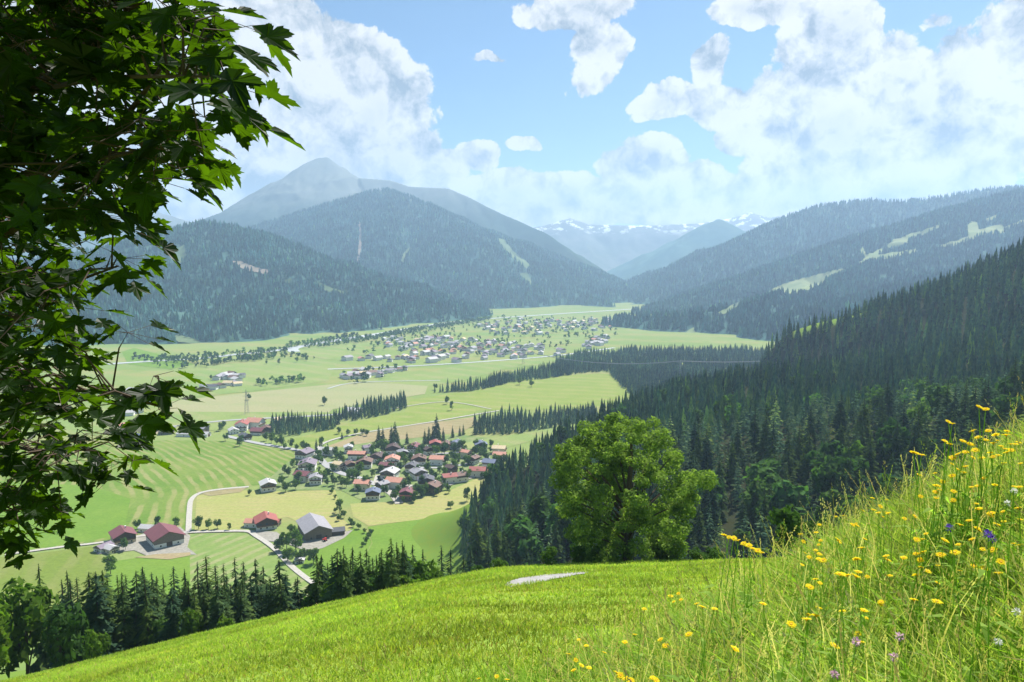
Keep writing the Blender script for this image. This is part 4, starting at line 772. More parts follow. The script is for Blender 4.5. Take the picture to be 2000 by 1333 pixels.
FH = [(238,1062,14,16,38,6,'maroon','cream','timber','rail','dark maroon-roofed farmhouse left of the barn, half hidden by a tree',False),(320,1064,20,23,40,6.5,'maroon','plaster','timber2','rail','big maroon-roofed farm barn beside the road junction',True),(200,1080,8,10,-25,3,'purple grey','plaster','timber2','rail','small shed at the left end of the farmyard',False),
      (214,1083,7,9,60,3,'light grey','cream','timber2','rail','low pale outbuilding beside the small left shed',False),(286,1042,8,10,80,3,'light grey','plaster','plaster','rail','little white shed between the two maroon roofs',False),(518,1034,15,15,24,6.2,'red','plaster','timber','rail','red-roofed chalet with a decorated front beside the farm road',False),
      (492,1032,9,10,86,3.6,'salmon','plaster','plaster','rail','low white wing with a salmon roof at the left of the red chalet',False),(535,1031,7,8,88,3.4,'red','timber2','timber','rail','small red lean-to at the right of the red chalet',False),(613,1046,19,30,27,6.2,'grey','timber2','timber2','rail','huge grey-roofed barn in the middle fields',True),
      (650,1049,8,16,108,3.2,'dark grey','timber','timber','rail','low dark shed attached in line with the huge grey barn',True),(584,1103,6,7,10,2.2,'light grey','plaster','timber2','rail','tiny white-roofed shed beside the curving road',False),
      (377,856,10,38,84,3.2,'light grey','plaster','plaster','rail','very long low shed with a pale roof at the left hamlet',True),(386,848,12,22,78,6,'grey','timber2','timber2','rail','grey-brown barn behind the very long low shed',True),(472,843,14,18,10,8,'red','plaster','plaster','rail','tall white house with red roof in the left hamlet',False),(498,838,16,18,78,8,'salmon','plaster','plaster','rail','broad salmon-roofed building beside the tall white hamlet house',False),
      (503,852,12,14,80,5,'maroon','plaster','timber','rail','maroon roof in front of the broad salmon building',False),(520,848,12,14,20,5,'brown','plaster','timber','rail','brown-roofed hamlet house beside the conifer belt',False),(540,832,12,14,0,5,'tan','plaster','plaster','rail','pale hamlet house in front of the conifer belt',False),(455,850,11,13,30,4,'light grey','plaster','plaster','rail','white hamlet building by the road',False),(478,862,10,12,50,5,'dark grey','plaster','timber','rail','dark house on the roadside bend of the left hamlet',False),
      (248,846,18,20,-40,7,'salmon','plaster','plaster','rail','large pink-roofed house seen beside the maple leaves',False),(292,852,15,18,0,6,'slate blue','cream','timber','rail','dark blue-roofed house seen below the maple leaves',False),(326,850,14,16,20,5,'dark grey','timber2','timber','rail','dark-roofed house left of the very long shed',False),(270,862,10,14,60,4,'slate blue','plaster','timber','rail','low blue-roofed shed below the pink roof',False),(690,812,16,18,80,5,'light grey','plaster','plaster','rail','pale farm building at the end of the conifer belt',False)]
for (u, v, w_, l, a, h, rf, wl, up, rl, lb, barn) in FH:
    x, y = G(u, v - 3); o = unit_house(w_, l, h, math.radians(24), M[wl], M[up], ROOF[rf], M[rl], split=.5 if h > 4 else .8, chim=not barn and h > 4, balc=not barn and h > 4, name='barn' if barn else 'farmhouse', barn=barn, over=1.2 if h > 4 else .5)
    o.location = (x, y + 2, 0); o.rotation_euler = (0, 0, math.radians(a)); tag(o, lb, 'barn' if barn else 'house')
# far houses: small, one mesh each with wall and roof
def far_mesh(rk, wk, k):
    w_, l, h = (11, 14, 5.5) if k else (13, 18, 7); m = MB(); m.box(-w_ / 2, w_ / 2, -l / 2, l / 2, -.3, h); nb = 6; X = w_ / 2 + 1; Y = l / 2 + 1; m.add([(-X, -Y, h - .4), (X, -Y, h - .4), (0, -Y, h + 2.6), (-X, Y, h - .4), (X, Y, h - .4), (0, Y, h + 2.6)], [(0, 1, 2), (5, 4, 3), (0, 2, 5, 3), (1, 4, 5, 2), (0, 3, 4, 1)])
    o = mk('house', m.V, m.F, [M[wk], ROOF[rk]], mi=[0] * 6 + [1] * 5); d = o.data; bpy.data.objects.remove(o); return d
FM = [(far_mesh(a, b, k), a) for a, b, k in [('brown', 'plaster', 1), ('grey', 'plaster', 0), ('salmon', 'plaster', 1), ('dark grey', 'plaster', 1), ('purple grey', 'plaster', 0), ('light grey', 'plaster', 0), ('grey', 'plaster', 1), ('tan', 'plaster', 1), ('purple grey', 'plaster', 1), ('light grey', 'plaster', 1)]]
def farhouse(u, v, label, group, f=1.0):
    x, y = G(u, v); d, rk = random.choice(FM); o = bpy.data.objects.new('house', d); COL.objects.link(o); o.location = (x, y, 0); o.rotation_euler = (0, 0, random.uniform(-.8, .8) + random.choice((0, PI / 2))); s = f * random.uniform(.85, 1.15); o.scale = (s, s, s)
    return tag(o, label.format(rk), 'house', group)
for u, v in [(425,742),(432,738),(440,741),(448,739),(456,742),(463,740),(470,738),(438,735),(452,734),(462,747)]: farhouse(u, v, 'small {} roof in the upper of two clustered farm hamlets across the pale fields', 'houses of the upper field hamlet')
for u, v in [(400,760),(408,761),(416,761),(424,758),(432,758),(446,753),(456,752),(464,754)]: farhouse(u, v, 'small {} roof in the lower field hamlet across the pale fields', 'houses of the lower field hamlet')
for u, v in [(672,738),(682,740),(690,736),(700,739),(708,734),(716,738),(726,733),(736,731),(742,736),(750,730),(762,728),(770,726),(780,725),(790,723),(712,728),(696,730)]: farhouse(u, v, '{}-roofed house in the roadside row left of and below the far town', 'houses of the roadside row')
for u, v in [(262,770),(272,776),(284,768),(296,774),(308,766),(318,772),(330,764),(256,790),(280,786),(300,788),(240,800),(252,812),(268,806)]: farhouse(u, v, '{}-roofed house glimpsed at the edge of the maple leaves, beyond the pink roof', 'houses beside the maple leaves')
tp = []
for poly, n in [([(790,672),(860,660),(960,668),(1040,674),(1110,680),(1090,700),(960,702),(840,712),(740,706),(670,708),(690,698),(790,695)], 175), ([(930,636),(1010,624),(1100,628),(1190,622),(1230,630),(1180,645),(1060,654),(960,656)], 110), ([(740,664),(790,658),(800,690),(760,684)], 16), ([(1130,668),(1190,655),(1215,640),(1180,672),(1130,690)], 22)]: tp += list(scatter(poly, n))
tp = spaced(np.array(tp), 17)
town = sorted([tuple(p) for p in tp], key=lambda p: p[1]); nfull = 225
for x, y in town[:nfull]:
    d, rk = random.choice(FM); o = bpy.data.objects.new('house', d); COL.objects.link(o); o.location = (x, y, 0); o.rotation_euler = (0, 0, random.uniform(-.8, .8)); s = random.uniform(.9, 1.25); o.scale = (s, s, s)
    tag(o, 'tiny %s-roofed house in the spread-out town at the far end of the valley' % rk, 'house', 'houses of the far town')
if len(town) > nfull:
    Vs, Fs, mi = [], [], []
    for x, y in town[nfull:]:
        me = random.choice(FM)[0]; a = random.random() * 6; n0 = len(Vs)
        for v in me.vertices: Vs.append((x + v.co.x * math.cos(a) - v.co.y * math.sin(a), y + v.co.x * math.sin(a) + v.co.y * math.cos(a), v.co.z))
        for p in me.polygons: Fs.append(tuple(i + n0 for i in p.vertices)); mi.append(p.material_index)
    stuff(mk('distant_houses', Vs, Fs, [M['plaster'], ROOF['grey']], mi=mi), 'faint specks of houses at the far edge of the town', 'houses')

# lattice mast and wires
def pylon(u, vb, h, label):
    x, y = G(u, vb); r = empty('power_pylon', (x, y, 0)); m = MB(); b = 2.6
    for sx in (-1, 1):
        for sy in (-1, 1): m.tube([(sx * b, sy * b, 0), (sx * .5, sy * .5, h * .85), (0, 0, h)], .16, 4)
    for i in range(8):
        z0, z1 = h * .85 * i / 8, h * .85 * (i + 1) / 8; b0, b1 = b + (.5 - b) * i / 8, b + (.5 - b) * (i + 1) / 8
        for s in (-1, 1): m.tube([(-b0, s * b0, z0), (b1, s * b1, z1)], .09, 4); m.tube([(s * b0, -b0, z0), (s * b1, b1, z1)], .09, 4)
    m.build('lattice_tower', M['asphalt'], r)
    for z in (.72, .86): m = MB(); m.box(-5, 5, -.2, .2, h * z, h * z + .35); m.build('cross_arm', M['asphalt'], r)
    tag(r, label, 'pylon', 'power pylons'); return Vector((x, y, h * .86))
t1 = pylon(482, 809, 34, 'lattice pylon in the pale fields above the left hamlet'); t2 = pylon(1328, 745, 38, 'hazy lattice pylon rising from the low wood below the ski slope'); t3 = pylon(1022, 712, 30, 'distant lattice pylon left of the low wood, near the far town')
m = MB()
for s in (-4, 0, 4):
    for a, b in ((t2, t3), (t2, Vector((t2.x + 420, t2.y + 60, 60)))): m.tube([a + (b - a) * k / 10 + Vector((0, s, -14 * (1 - (2 * k / 10 - 1) ** 2) + 3)) for k in range(11)], .18, 4)
tag(m.build('power_line', M['asphalt']), 'thin power cables sagging across the low wood', 'power line')
# red tractor in front of the barn
def tractor(u, v):
    x, y = G(u, v); r = empty('tractor', (x, y, .25), 1.2); red = solid('red_paint', (.5, .04, .03), .4, .05); m = MB(); m.box(-.45, .45, -.2, 1.7, .8, 1.5); m.box(-.35, .35, 1.7, 1.85, .85, 1.4); m.box(-.8, .8, -1.5, -.2, .9, 1.3); m.build('body', red, r)
    m = MB(); [m.box(a, a + .1, b, b + .1, 1.3, 2.5) for a in (-.75, .65) for b in (-1.4, -.3)]; m.box(-.85, .85, -1.55, -.1, 2.5, 2.62); m.build('cab', red, r)
    for sx in (-1, 1):
        for yy, R, wd in ((-.9, .8, .42), (1.2, .48, .3)): m = MB(); m.tube([(sx * .95 - wd / 2, yy, R - .25 + .0), (sx * .95 + wd / 2, yy, R - .25)], R, 16); m.build('wheel', solid('tyre', (.03, .03, .03)) if 'tyre' not in bpy.data.materials else bpy.data.materials['tyre'], r)
    tag(r, 'small red tractor parked in front of the huge grey barn', 'tractor')
tractor(634, 1058)

# ------------------------------------------------------------------ grass of the meadow
def blades(name, xy, h, wd, lean, cols, label, seg=3, flatc=0):
    n = len(xy); z = hill(xy[:, 0], xy[:, 1]); a = RNG.uniform(0, 2 * PI, n); dx = np.cos(a); dy = np.sin(a); bn = RNG.uniform(*lean, n) * h; b2 = RNG.uniform(0, 2 * PI, n); ex = np.cos(b2); ey = np.sin(b2)
    rows = []
    for i in range(seg + 1):
        t = i / seg; cx = xy[:, 0] + ex * bn * t * t; cy = xy[:, 1] + ey * bn * t * t; cz_ = z - .02 + h * (t - .25 * t * t * np.clip(bn / h, 0, 1)); ww = wd * (1 - t) ** .7 * .5
        if i < seg: rows.append(np.stack([np.stack([cx - dx * ww, cy - dy * ww, cz_], -1), np.stack([cx + dx * ww, cy + dy * ww, cz_], -1)], 1))
        else: rows.append(np.stack([cx, cy, cz_], -1)[:, None, :])
    V = np.concatenate(rows, 1); nv = V.shape[1]; F = []
    for i in range(seg - 1): F += [(2 * i, 2 * i + 1, 2 * i + 3), (2 * i, 2 * i + 3, 2 * i + 2)]
    F += [(2 * seg - 2, 2 * seg - 1, 2 * seg)]; F = np.array(F)[None] + (np.arange(n) * nv)[:, None, None]
    return stuff(mk(name, V.reshape(-1, 3), F.reshape(-1, 3), M['grass'], col=np.repeat(cols, nv, 0)), label, 'grass')
def gcol(n, a=(.19, .32, .03), b=(.42, .50, .09), dry=.12, drc=(.42, .36, .17)):
    t = RNG.random(n)[:, None]; c = np.array(a) * (1 - t) + np.array(b) * t; d = RNG.random(n) < dry; c[d] = np.array(drc) * RNG.uniform(.6, 1.1, d.sum())[:, None]; return c
def gpoints(n, ymin, ymax, pw, xa=-.78, xb=.86, pad=.4):
    y = ymin + (ymax - ymin) * RNG.random(n) ** pw; x = (xa + (xb - xa) * RNG.random(n)) * (y + pad); return np.c_[x, y]
# tall bank
q = gpoints(330000, .55, 7.0, .8, -.35, 1.55); edge = -.02 + .10 * fbm(q[:, 1] * .7, q[:, 0] * .7, 8); rel_ = q[:, 0] / (q[:, 1] + .4) - (-.10 + .02 * (q[:, 1] - 3)) + .5 * fbm(q[:, 0] * 1.2, q[:, 1] * 1.2, 14)
q = q[(RNG.random(len(q)) < smooth(-.08, .22, rel_)) & (q[:, 1] < 6.3 + 1.5 * fbm(q[:, 0], q[:, 1], 2))]
rl_ = smooth(-.08, .35, q[:, 0] / (q[:, 1] + .4)); pn = .75 + 1.0 * (fbm(q[:, 0] * 1.1, q[:, 1] * 1.1, 44) + .25); h = RNG.uniform(.08, .30, len(q)) * (.35 + .65 * rl_) * np.clip(pn, .5, 1.3); nearf = smooth(.4, 2.2, q[:, 1]); h *= .45 + .55 * nearf
blades('tall_grass', q, h, RNG.uniform(.003, .009, len(q)), (.1, 1.1), gcol(len(q), (.21, .33, .06), (.54, .60, .20), dry=.14, drc=(.72, .70, .45)) * (1 + 1.0 * fbm(q[:, 0] * 1.7, q[:, 1] * 1.7, 71, 2))[:, None], 'tall unmown grass on the steep flowery bank')
# broad leaves of herbs low in the bank
k = RNG.random(len(q)) < .17; q2 = q[k]; blades('meadow_herbs', q2, RNG.uniform(.06, .26, len(q2)), RNG.uniform(.015, .04, len(q2)), (.5, 1.6), gcol(len(q2), (.15, .30, .03), (.36, .52, .08), .05), 'broad-leaved herbs low between the tall grasses')
# mown meadow beyond
q = gpoints(330000, 2.2, 74, 1.9, -.86, .62); gc = np.mean(GRAVEL, 0); q = q[~inpoly(q[:, 0], q[:, 1], [tuple(gc + (np.array(g) - gc) * np.array([.9, .72])) for g in GRAVEL])]; hh = RNG.uniform(.04, .13, len(q)) * (1 + q[:, 1] * .022) * (1 + 1.2 * fbm(q[:, 0] * .7, q[:, 1] * .7, 69, 3)); ww = RNG.uniform(.006, .014, len(q)) * (1 + q[:, 1] * .11)
big_p = fbm(q[:, 0] * .12, q[:, 1] * .12, 66); cc = gcol(len(q), (.20, .335, .045), (.41, .49, .10), .10, (.38, .32, .15)); cc *= (1 + .9 * big_p + 1.0 * fbm(q[:, 0] * .8, q[:, 1] * .8, 67, 3))[:, None]; cc[:, 0] *= 1 + .5 * np.clip(fbm(q[:, 0] * .2, q[:, 1] * .2, 68), 0, 1)
blades('short_grass', q, hh, ww, (.2, 1.1), cc, 'short mown grass of the sloping meadow', seg=2)
# dry seed stalks
q = gpoints(1500, 1.6, 6.2, .9, .0, .95); hs_ = RNG.uniform(.22, .50, len(q)); z = hill(q[:, 0], q[:, 1]); Vs = []; Fs = []; Cs = []
for (x, y), h, zz in zip(q, hs_, z):
    a = random.random() * 6.3; ln = random.uniform(.05, .4) * h; pts_ = [(x + math.cos(a) * ln * t * t, y + math.sin(a) * ln * t * t, zz + h * (t - .12 * t * t)) for t in (0, .35, .7, 1)]
    wv = .0016; b = len(Vs); col_ = random.choice([(.38, .36, .16), (.30, .38, .10), (.62, .56, .36), (.50, .40, .28), (.55, .52, .30)])
    for i, p in enumerate(pts_): Vs += [(p[0] - wv, p[1], p[2]), (p[0] + wv, p[1], p[2])]
    for i in range(3): Fs.append((b + 2 * i, b + 2 * i + 1, b + 2 * i + 3)); Fs.append((b + 2 * i, b + 2 * i + 3, b + 2 * i + 2))
    nsp = random.randint(7, 14); e = Vector(pts_[3]); d0 = (e - Vector(pts_[2])).normalized(); pl = random.uniform(.04, .11); loose = random.choice((.3, .3, 1.))
    for i in range(nsp):
        s = i / nsp; c = e + d0 * (-pl * s * .3 + pl * (1 - s) * .9) ; o_ = Vector((random.uniform(-1, 1), random.uniform(-1, 1), random.uniform(-.3, 1))) * .018 * loose * (.3 + s); b2 = len(Vs); sz = random.uniform(.003, .006)
        Vs += [tuple(c + o_ + Vector((-sz, 0, 0))), tuple(c + o_ + Vector((sz, sz, 0))), tuple(c + o_ * 1.3 + d0 * sz * 3)]; Fs.append((b2, b2 + 1, b2 + 2))
    Cs += [col_] * (len(Vs) - len(Cs))
stuff(mk('grass_stalks', Vs, np.array(Fs), M['grass'], col=np.array(Cs)), 'thin flowering grass stalks and seed heads above the bank', 'grass')

# ------------------------------------------------------------------ flowers
def petals_mesh(n, R, wdt, cup, seed, layers=2):
    r = random.Random(seed); m = MB()
    for L in range(layers):
        for i in range(n):
            a = 2 * PI * (i + .5 * L) / n + r.uniform(-.08, .08); ca, sa = math.cos(a), math.sin(a); rr = R * r.uniform(.85, 1.1) * (1 - .25 * L); z1 = cup * rr * r.uniform(.5, 1.3) + .003 * L; w_ = wdt
            m.add([(ca * .15 * R, sa * .15 * R, 0), (ca * rr * .6 - sa * w_, sa * rr * .6 + ca * w_, z1 * .7), (ca * rr - sa * w_ * .5, sa * rr + ca * w_ * .5, z1), (ca * rr + sa * w_ * .5, sa * rr - ca * w_ * .5, z1 - .001), (ca * rr * .6 + sa * w_, sa * rr * .6 - ca * w_, z1 * .7)], [(0, 1, 2, 3, 4)])
    return m
FLW = {}
o = petals_mesh(13, .019, .0035, .12, 1).build('petals', M['petal_y']); FLW['y'] = o.data; bpy.data.objects.remove(o)
m = MB()
for i in range(4): z = .004 - .0; a = i
m.tube([(0, 0, -.006), (0, 0, .001), (0, 0, .0045)], [.002, .006, .0045], 8); o = m.build('flower_disc', M['disc']); FLW['disc'] = o.data; bpy.data.objects.remove(o)
def ball_petals(R, matn, seed, n=42):
    r = random.Random(seed); m = MB()
    for i in range(n):
        d = Vector((r.gauss(0, 1), r.gauss(0, 1), r.gauss(.3, .8))).normalized(); t = d.cross(Vector((.3, .2, 1))).normalized() * R * .13; e = d * R * r.uniform(.85, 1.1); m.add([tuple(d * R * .2), tuple(e * .75 + t), tuple(e), tuple(e * .75 - t)], [(0, 1, 2, 3)])
    o = m.build('petals', matn); d = o.data; bpy.data.objects.remove(o); return d
FLW['p'] = ball_petals(.013, M['petal_p'], 2); FLW['v'] = ball_petals(.014, M['petal_v'], 3); FLW['w'] = ball_petals(.012, M['petal_w'], 4)
def stem_mesh(seed):
    r = random.Random(seed); m = MB(); lx, ly = r.uniform(-.12, .12), r.uniform(-.12, .12); m.tube([(0, 0, -.05), (lx * .2, ly * .2, .3), (lx * .6, ly * .6, .7), (lx, ly, 1)], [.0045, .0034, .003, .0026], 5)
    for k in range(3):
        a = r.random() * 6.3; z = r.uniform(.1, .6); L = r.uniform(.12, .25); ca, sa = math.cos(a), math.sin(a); bx, by = lx * z * .6, ly * z * .6
        m.add([(bx, by, z), (bx + ca * L * .5 - sa * .02, by + sa * L * .5 + ca * .02, z + .08), (bx + ca * L, by + sa * L, z + .06), (bx + ca * L * .5 + sa * .02, by + sa * L * .5 - ca * .02, z + .08)], [(0, 1, 2, 3)])
    o = m.build('stem', M['stem']); d = o.data; bpy.data.objects.remove(o); return d, (lx, ly)
STM = [stem_mesh(s) for s in range(5)]
FLN = {'y': ('yellow_flower', 'yellow flower'), 'p': ('clover_flower', 'clover'), 'v': ('violet_flower', 'violet flower'), 'w': ('white_flower', 'white flower')}
def flower(u, v, kind, label, group, s=1.0, ymin=1.6, ymax=6.4, hr=(.3, .58)):
    best = None
    for Y in np.linspace(ymin, ymax, 70):
        x, y, zt = PY(u, v, Y); g = hill1(x, y)
        if hr[0] <= zt - g <= hr[1]: best = (x, y, g, zt - g); break
    if best is None: return
    x, y, g, h = best; d, (lx, ly) = random.choice(STM); a = random.random() * 6.3; ca, sa = math.cos(a), math.sin(a)
    r = empty(FLN[kind][0], (x - (lx * ca - ly * sa) * h, y - (lx * sa + ly * ca) * h, g), a)
    st = bpy.data.objects.new('stem', d); COL.objects.link(st); st.parent = r; st.scale = (h, h, h)
    st.scale = (h, h, h)
    pt = bpy.data.objects.new('petals', FLW[kind]); COL.objects.link(pt); pt.parent = r; pt.location = (lx * h, ly * h, h); s2 = s * random.uniform(.85, 1.15); pt.scale = (s2,) * 3; pt.rotation_euler = (random.uniform(-.5, .5), random.uniform(-.5, .5), 0)
    if kind == 'y': dc = bpy.data.objects.new('flower_disc', FLW['disc']); COL.objects.link(dc); dc.parent = pt
    tag(r, label, FLN[kind][1], group)
Y1 = [(1415,1046),(1424,1050),(1433,1052),(1442,1056),(1452,1062),(1462,1066),(1470,1072),(1480,1076),(1488,1080)]
for i, (u, v) in enumerate(Y1): flower(u, v, 'y', 'yellow flower of the slanting line against the dark trees, %s from its left end' % ordinal(i + 1), 'yellow flowers in the slanting line', 1.0, ymin=3.9, hr=(.3, .75))
for (u, v) in [(1790,886),(1800,889),(1783,884),(1852,824),(1860,828),(1880,862),(1895,868),(1910,855),(1925,860),(1940,866),(1955,872),(1965,850),(1905,880),(1870,888),(1885,884),(1860,895),(1918,895),(1935,885),(1950,890),(1975,880),(1845,862),(1855,868),(1990,865),(1912,795),(1925,800),(1900,842),(1930,842),(1945,850),(1860,930),(1920,935),(1910,950),(1885,912),(1960,905)]:
    flower(u, v, 'y', 'yellow flower in the crowded drift on top of the bank, under the dark forest', 'yellow flowers on top of the bank', 0.95, ymin=3.5, hr=(.3, .8))
for (u, v, lb) in [(1637,1055,'yellow flower alone in the grass midway up the bank'),(1640,1122,'left flower of the yellow trio in the middle of the bank'),(1655,1124,'middle flower of the yellow trio in the middle of the bank'),(1672,1126,'right flower of the yellow trio in the middle of the bank'),(1687,1193,'yellow flower low in the middle of the bank'),(1785,1172,'yellow flower with dark grass behind, lower right of the trio'),(1830,1176,'orange-yellow flower beside its paler neighbour on the right of the bank'),
                   (1880,1185,'pale yellow flower at the edge of the dark grass'),(1858,1207,'yellow flower just below the dark-edge pale flower'),(1865,1080,'large yellow flower below the violet one'),(1938,1075,'yellow flower beside the violet flowers'),(1955,1098,'upper flower of the yellow pair near the right edge'),(1950,1120,'lower flower of the yellow pair near the right edge'),
                   (1545,1220,'yellow flower in the low left middle of the bank'),(1630,1262,'yellow flower above the pink clover'),(1735,1325,'orange-yellow flower at the bottom edge'),(1845,1320,'yellow flower at the bottom right'),(1810,1310,'small yellow flower at the bottom right, left of its twin'),(1680,1255,'small yellow flower right of the pink clover'),(1575,1210,'small yellow flower left of the middle'),(1435,1268,'yellow flower in the paler grass'),(1490,1180,'yellow flower at the left side of the tall grass'),
                   (1220,1255,'bright yellow flower on the low left part of the bank'),(1258,1190,'yellow flower at the very left tip of the tall grass'),(1360,1180,'yellow flower above the mown meadow edge'),(1372,1186,'yellow flower close under the meadow-edge flower'),(1395,1190,'small yellow flower right of the meadow-edge pair'),(1345,1240,'yellow flower in front of the meadow-edge pair')]: flower(u, v, 'y', lb, 'scattered yellow flowers', .92, ymin=2.5, hr=(.24, .6))
for (u, v) in [(1125,1290),(1135,1300),(1120,1310),(1150,1305),(1110,1278),(1205,1315),(1212,1320),(1222,1326),(1232,1330),(1275,1325),(1282,1330),(1130,1250),(1145,1262),(1180,1275),(1240,1240),(1310,1165),(1325,1160),(1330,1172),(1316,1176),(1290,1250),(1300,1262),(970,1322),(935,1326),(990,1328)]: flower(u, v, 'y', 'yellow flower low in the loose patch where the tall grass meets the mown meadow', 'yellow flowers of the bottom patch', 1.0, hr=(.14, .40), ymin=3.0, ymax=6)
for k in range(140):
    u = random.uniform(1560, 2000); t_ = random.random() ** 1.3; v = 1105 - (u - 1400) * .5 + 20 + t_ * 330
    flower(u, v, 'y', 'small yellow flower among the many sprinkled through the tall grass of the bank', 'yellow flowers sprinkled through the bank', random.uniform(.55, .9), ymin=2.8, hr=(.2, .5))
for (u, v, k, lb) in [(1937,1052,'v','deep violet flower in the dark grass near the right edge'),(1930,1044,'v','second violet flower touching the deep violet one'),(1855,1032,'v','pale violet scabious left of the deep violet flowers'),(1757,1244,'p','pink clover head in the lower middle of the bank'),(1630,1318,'p','pink clover at the bottom edge'),(1745,1284,'p','small pink clover below the middle one'),(1985,1195,'w','white flower at the right edge'),(1968,984,'w','white flower high on the right'),(1950,1254,'w','tiny white flower in the dark lower right'),(1980,960,'w','white flower at the right edge under the drift'),(1672,1254,'p','pink clover beside a small yellow flower')]: flower(u, v, k, lb, None, 1.1, ymin=2.0, hr=(.24, .6))

# ------------------------------------------------------------------ maple overhanging on the left
def maple():
    r = empty('maple_tree'); rg = random.Random(11); base = (-4.4, 3.2); zb = hill1(*base); r.location = (base[0], base[1], zb); L = Vector(r.location)
    def leaf_shape(rg):
        # outline of a five-lobed toothed leaf, tip along +Y, stalk at the origin, about 1 long
        tips = [(-118, .50), (-62, .86), (0, 1.0), (62, .86), (118, .50)]; pts_ = [(0.0, 0.0)]
        out = []
        for i, (a, R) in enumerate(tips):
            R *= rg.uniform(.92, 1.06)
            for da, f in ((-26, .50), (-19, .72), (-14, .66), (-8, .86), (-5, .82), (0, 1), (5, .82), (8, .86), (14, .66), (19, .72), (26, .50)):
                if i == 0 and da < -14: continue
                if i == 4 and da > 14: continue
                an = math.radians(a + da); out.append((math.sin(an) * R * f * .62, .28 + math.cos(an) * R * f * .62))
        return [(0, 0.0)] + out, (0, .28)
    shapes = [leaf_shape(rg) for _ in range(4)]
    SV = []
    for out, c in shapes:
        V = [(c[0], c[1])] + out; V = np.array(V); F = [(0, i, i + 1) for i in range(1, len(V) - 1)] + [(0, len(V) - 1, 1)]; SV.append((V, np.array(F)))
    poly = [(-400,-500),(370,-500),(380,20),(415,60),(415,110),(430,150),(415,185),(360,170),(330,190),(380,230),(405,300),(390,335),(350,330),(310,365),(240,375),(255,440),(230,455),(262,490),(275,535),(225,555),(210,600),(215,655),(225,700),(260,735),(300,775),(300,820),(250,815),(255,850),(275,900),(225,925),(150,930),(120,1000),(95,1045),(40,1070),(-400,1100)]
    limbs = []
    for pts_, r0 in [([(-200,700,4.2),(-20,480,3.4),(100,400,2.9),(190,300,2.5),(275,190,2.25),(330,110,2.1)], .018), ([(-200,760,4.2),(0,640,3.5),(120,560,3.1),(230,520,2.8)], .014), ([(-200,800,4.2),(0,760,3.6),(120,760,3.2),(230,770,2.9),(330,800,2.7)], .014), ([(-200,780,4.2),(-60,850,3.7),(60,880,3.4),(180,880,3.2)], .013),
                     ([(-200,500,4.2),(-50,300,3.2),(60,180,2.6),(200,60,2.3),(330,-40,2.1)], .02), ([(-300,300,4.0),(-150,0,3.0),(50,-200,2.6),(250,-300,2.5)], .025), ([(-200,850,4.1),(-80,960,3.7),(40,1000,3.5)], .012), ([(-20,480,3.4),(120,330,2.6),(230,300,2.3),(330,290,2.1)], .009), ([(60,180,2.6),(200,150,2.1),(320,150,1.95),(420,150,1.85)], .008)]:
        limbs.append(([Vector(PY(*p)) for p in pts_], r0))
    for pts_, r0 in limbs:
        m = MB(); P0 = [p - L for p in pts_]; m.tube(P0, [r0 * (1.15 - .9 * i / (len(P0) - 1)) for i in range(len(P0))], 7); m.build('branch', M['bark'], r, True)
    tk = MB(); tk.tube([(0, 0, -.4), (0, 0, .6), (.05, .05, 2.0), (.2, .1, 4.0), (.1, .2, 6.5)], [.24, .19, .16, .12, .04], 12)
    for pts_, r0 in limbs:
        p = pts_[0] - L; tk.tube([(0.1, .05, max(.6, p.z - .5)), tuple(p)], [.05, r0 * 1.2], 6)
    tk.build('trunk', M['bark'], r, True)
    samp = []
    for pts_, r0 in limbs:
        for a, b in zip(pts_[:-1], pts_[1:]):
            for k in range(10): samp.append(a + (b - a) * k / 10)
    cl = []
    PA = poly
    while len(cl) < 720:
        u = rg.uniform(-260, 540); v = rg.uniform(-480, 1080); nearness = (u < 180)
        if not inpoly(np.array([u + 26.]), np.array([v]), PA)[0]: continue
        Y = rg.uniform(1.9, 3.0) if v < 420 else rg.uniform(2.4, 3.9)
        if u < 120: Y += rg.uniform(0, 1.2)
        if u > 120 and -20 < v < 600 and rg.random() < .45: continue
        if u > 120 and v > 300 and rg.random() < .4: continue
        cl.append(Vector(PY(u, v, Y)))
    for _ in range(330): cl.append(Vector((rg.uniform(-4.5, .3), rg.uniform(-1.6, 2.0), EYE + rg.uniform(1.5, 3.2))))  # added out-of-view clusters overhead, to shade the leaves from the sky
    for _ in range(200): cl.append(Vector((rg.uniform(-4.8, -2.4), rg.uniform(.0, 2.6), EYE + rg.uniform(-1.0, 2.4))))  # more added clusters left of the view, to darken the crown's inside
    for u, v, Y in [(430,95,1.95),(445,165,1.8),(415,175,1.8),(385,255,1.95),(395,290,2.0),(400,230,1.9),(350,330,2.0),(300,350,2.1),(290,765,2.6),(310,800,2.6),(250,790,2.7),(250,530,2.9),(240,505,2.9),(250,445,2.6),(420,30,2.0),(440,60,2.0),(360,60,1.9),(300,60,1.9),(260,900,3.1),(215,935,3.1),(120,1000,3.3),(90,1040,3.3),(60,1000,3.2),(30,960,3.0),(150,900,3.1),(90,900,3.2),(40,1050,3.3),(180,860,3.0),(300,735,2.5),(250,650,3.0)]:
        cl.append(Vector(PY(u, v, Y)))
    Vs, Fs, Cs = [], [], []; n0 = 0; tw = MB()
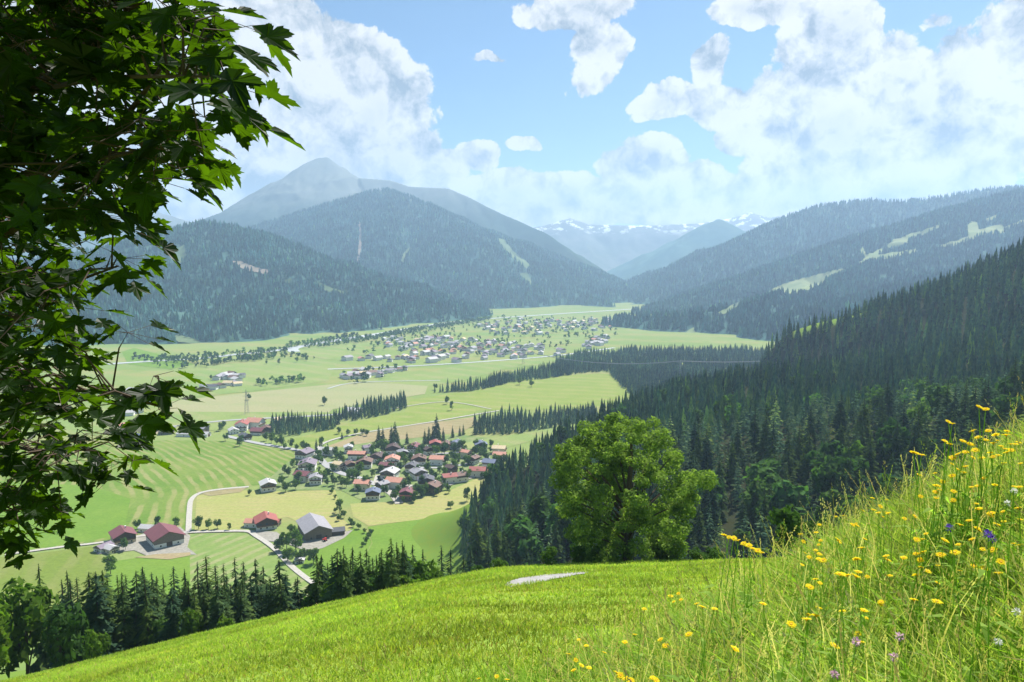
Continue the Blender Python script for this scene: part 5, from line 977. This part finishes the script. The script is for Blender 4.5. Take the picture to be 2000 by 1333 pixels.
    for ci, c in enumerate(cl):
        q = min(samp, key=lambda s: (s - c).length_squared); mid = (q + c) / 2 + Vector((0, 0, .06)); pu_, pv2, _ = proj(c.x, c.y, c.z)
        if (q - c).length < 1.2: tw.tube([q - L, mid - L, c - L], [.0045, .0032, .0018], 4)
        for k in range(rg.randint(4, 6)):
            a = rg.uniform(0, 2 * PI); pl = rg.uniform(.05, .12); o_ = Vector((math.cos(a) * pl, math.sin(a) * pl, rg.uniform(-.05, .05))); p = c + o_
            tw.tube([c - L, p - L], [.0012, .0009], 3)
            s = rg.uniform(.06, .125); V2, F2 = SV[rg.randrange(4)]
            out = Vector((o_.x, o_.y, 0)).normalized(); tip = (out + Vector((0, 0, rg.uniform(-1.0, .05)))).normalized(); side = tip.cross(Vector((0, 0, 1)) + Vector((rg.uniform(-.5, .5), rg.uniform(-.5, .5), 0))).normalized(); nr = side.cross(tip)
            x_ = V2[:, 0]; y_ = V2[:, 1]; cur = rg.uniform(.1, .35); fold = rg.uniform(.05, .35); z_ = -cur * y_ ** 2 + fold * np.abs(x_) - .25 * np.maximum(0, np.abs(x_) - .3) + .03 * np.sin(y_ * 17 + x_ * 11)
            W3 = np.array(p - L)[None] + s * 1.35 * (x_[:, None] * np.array(side) + y_[:, None] * np.array(tip) + z_[:, None] * np.array(nr)); Vs.append(W3); Fs.append(F2 + n0); n0 += len(W3)
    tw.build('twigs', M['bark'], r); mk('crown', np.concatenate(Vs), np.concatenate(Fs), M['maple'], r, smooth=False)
    tag(r, 'shaded maple with toothed leaves hanging over the left side', 'tree')
maple()

# ------------------------------------------------------------------ haze
m_, t = mat('haze_air'); v_ = t.new('ShaderNodeVolumePrincipled'); v_.inputs['Color'].default_value = HAZE_COL; v_.inputs['Density'].default_value = HAZE; v_.inputs['Anisotropy'].default_value = 0.25
oo = t.new('ShaderNodeOutputMaterial'); t.l.new(v_.outputs[0], oo.inputs['Volume'])
mb = MB(); mb.box(-9500, 9500, -3000, 10400, -8, 1190); hz = mb.build('haze', m_); stuff(hz, 'pale blue summer haze filling the valley', 'haze')
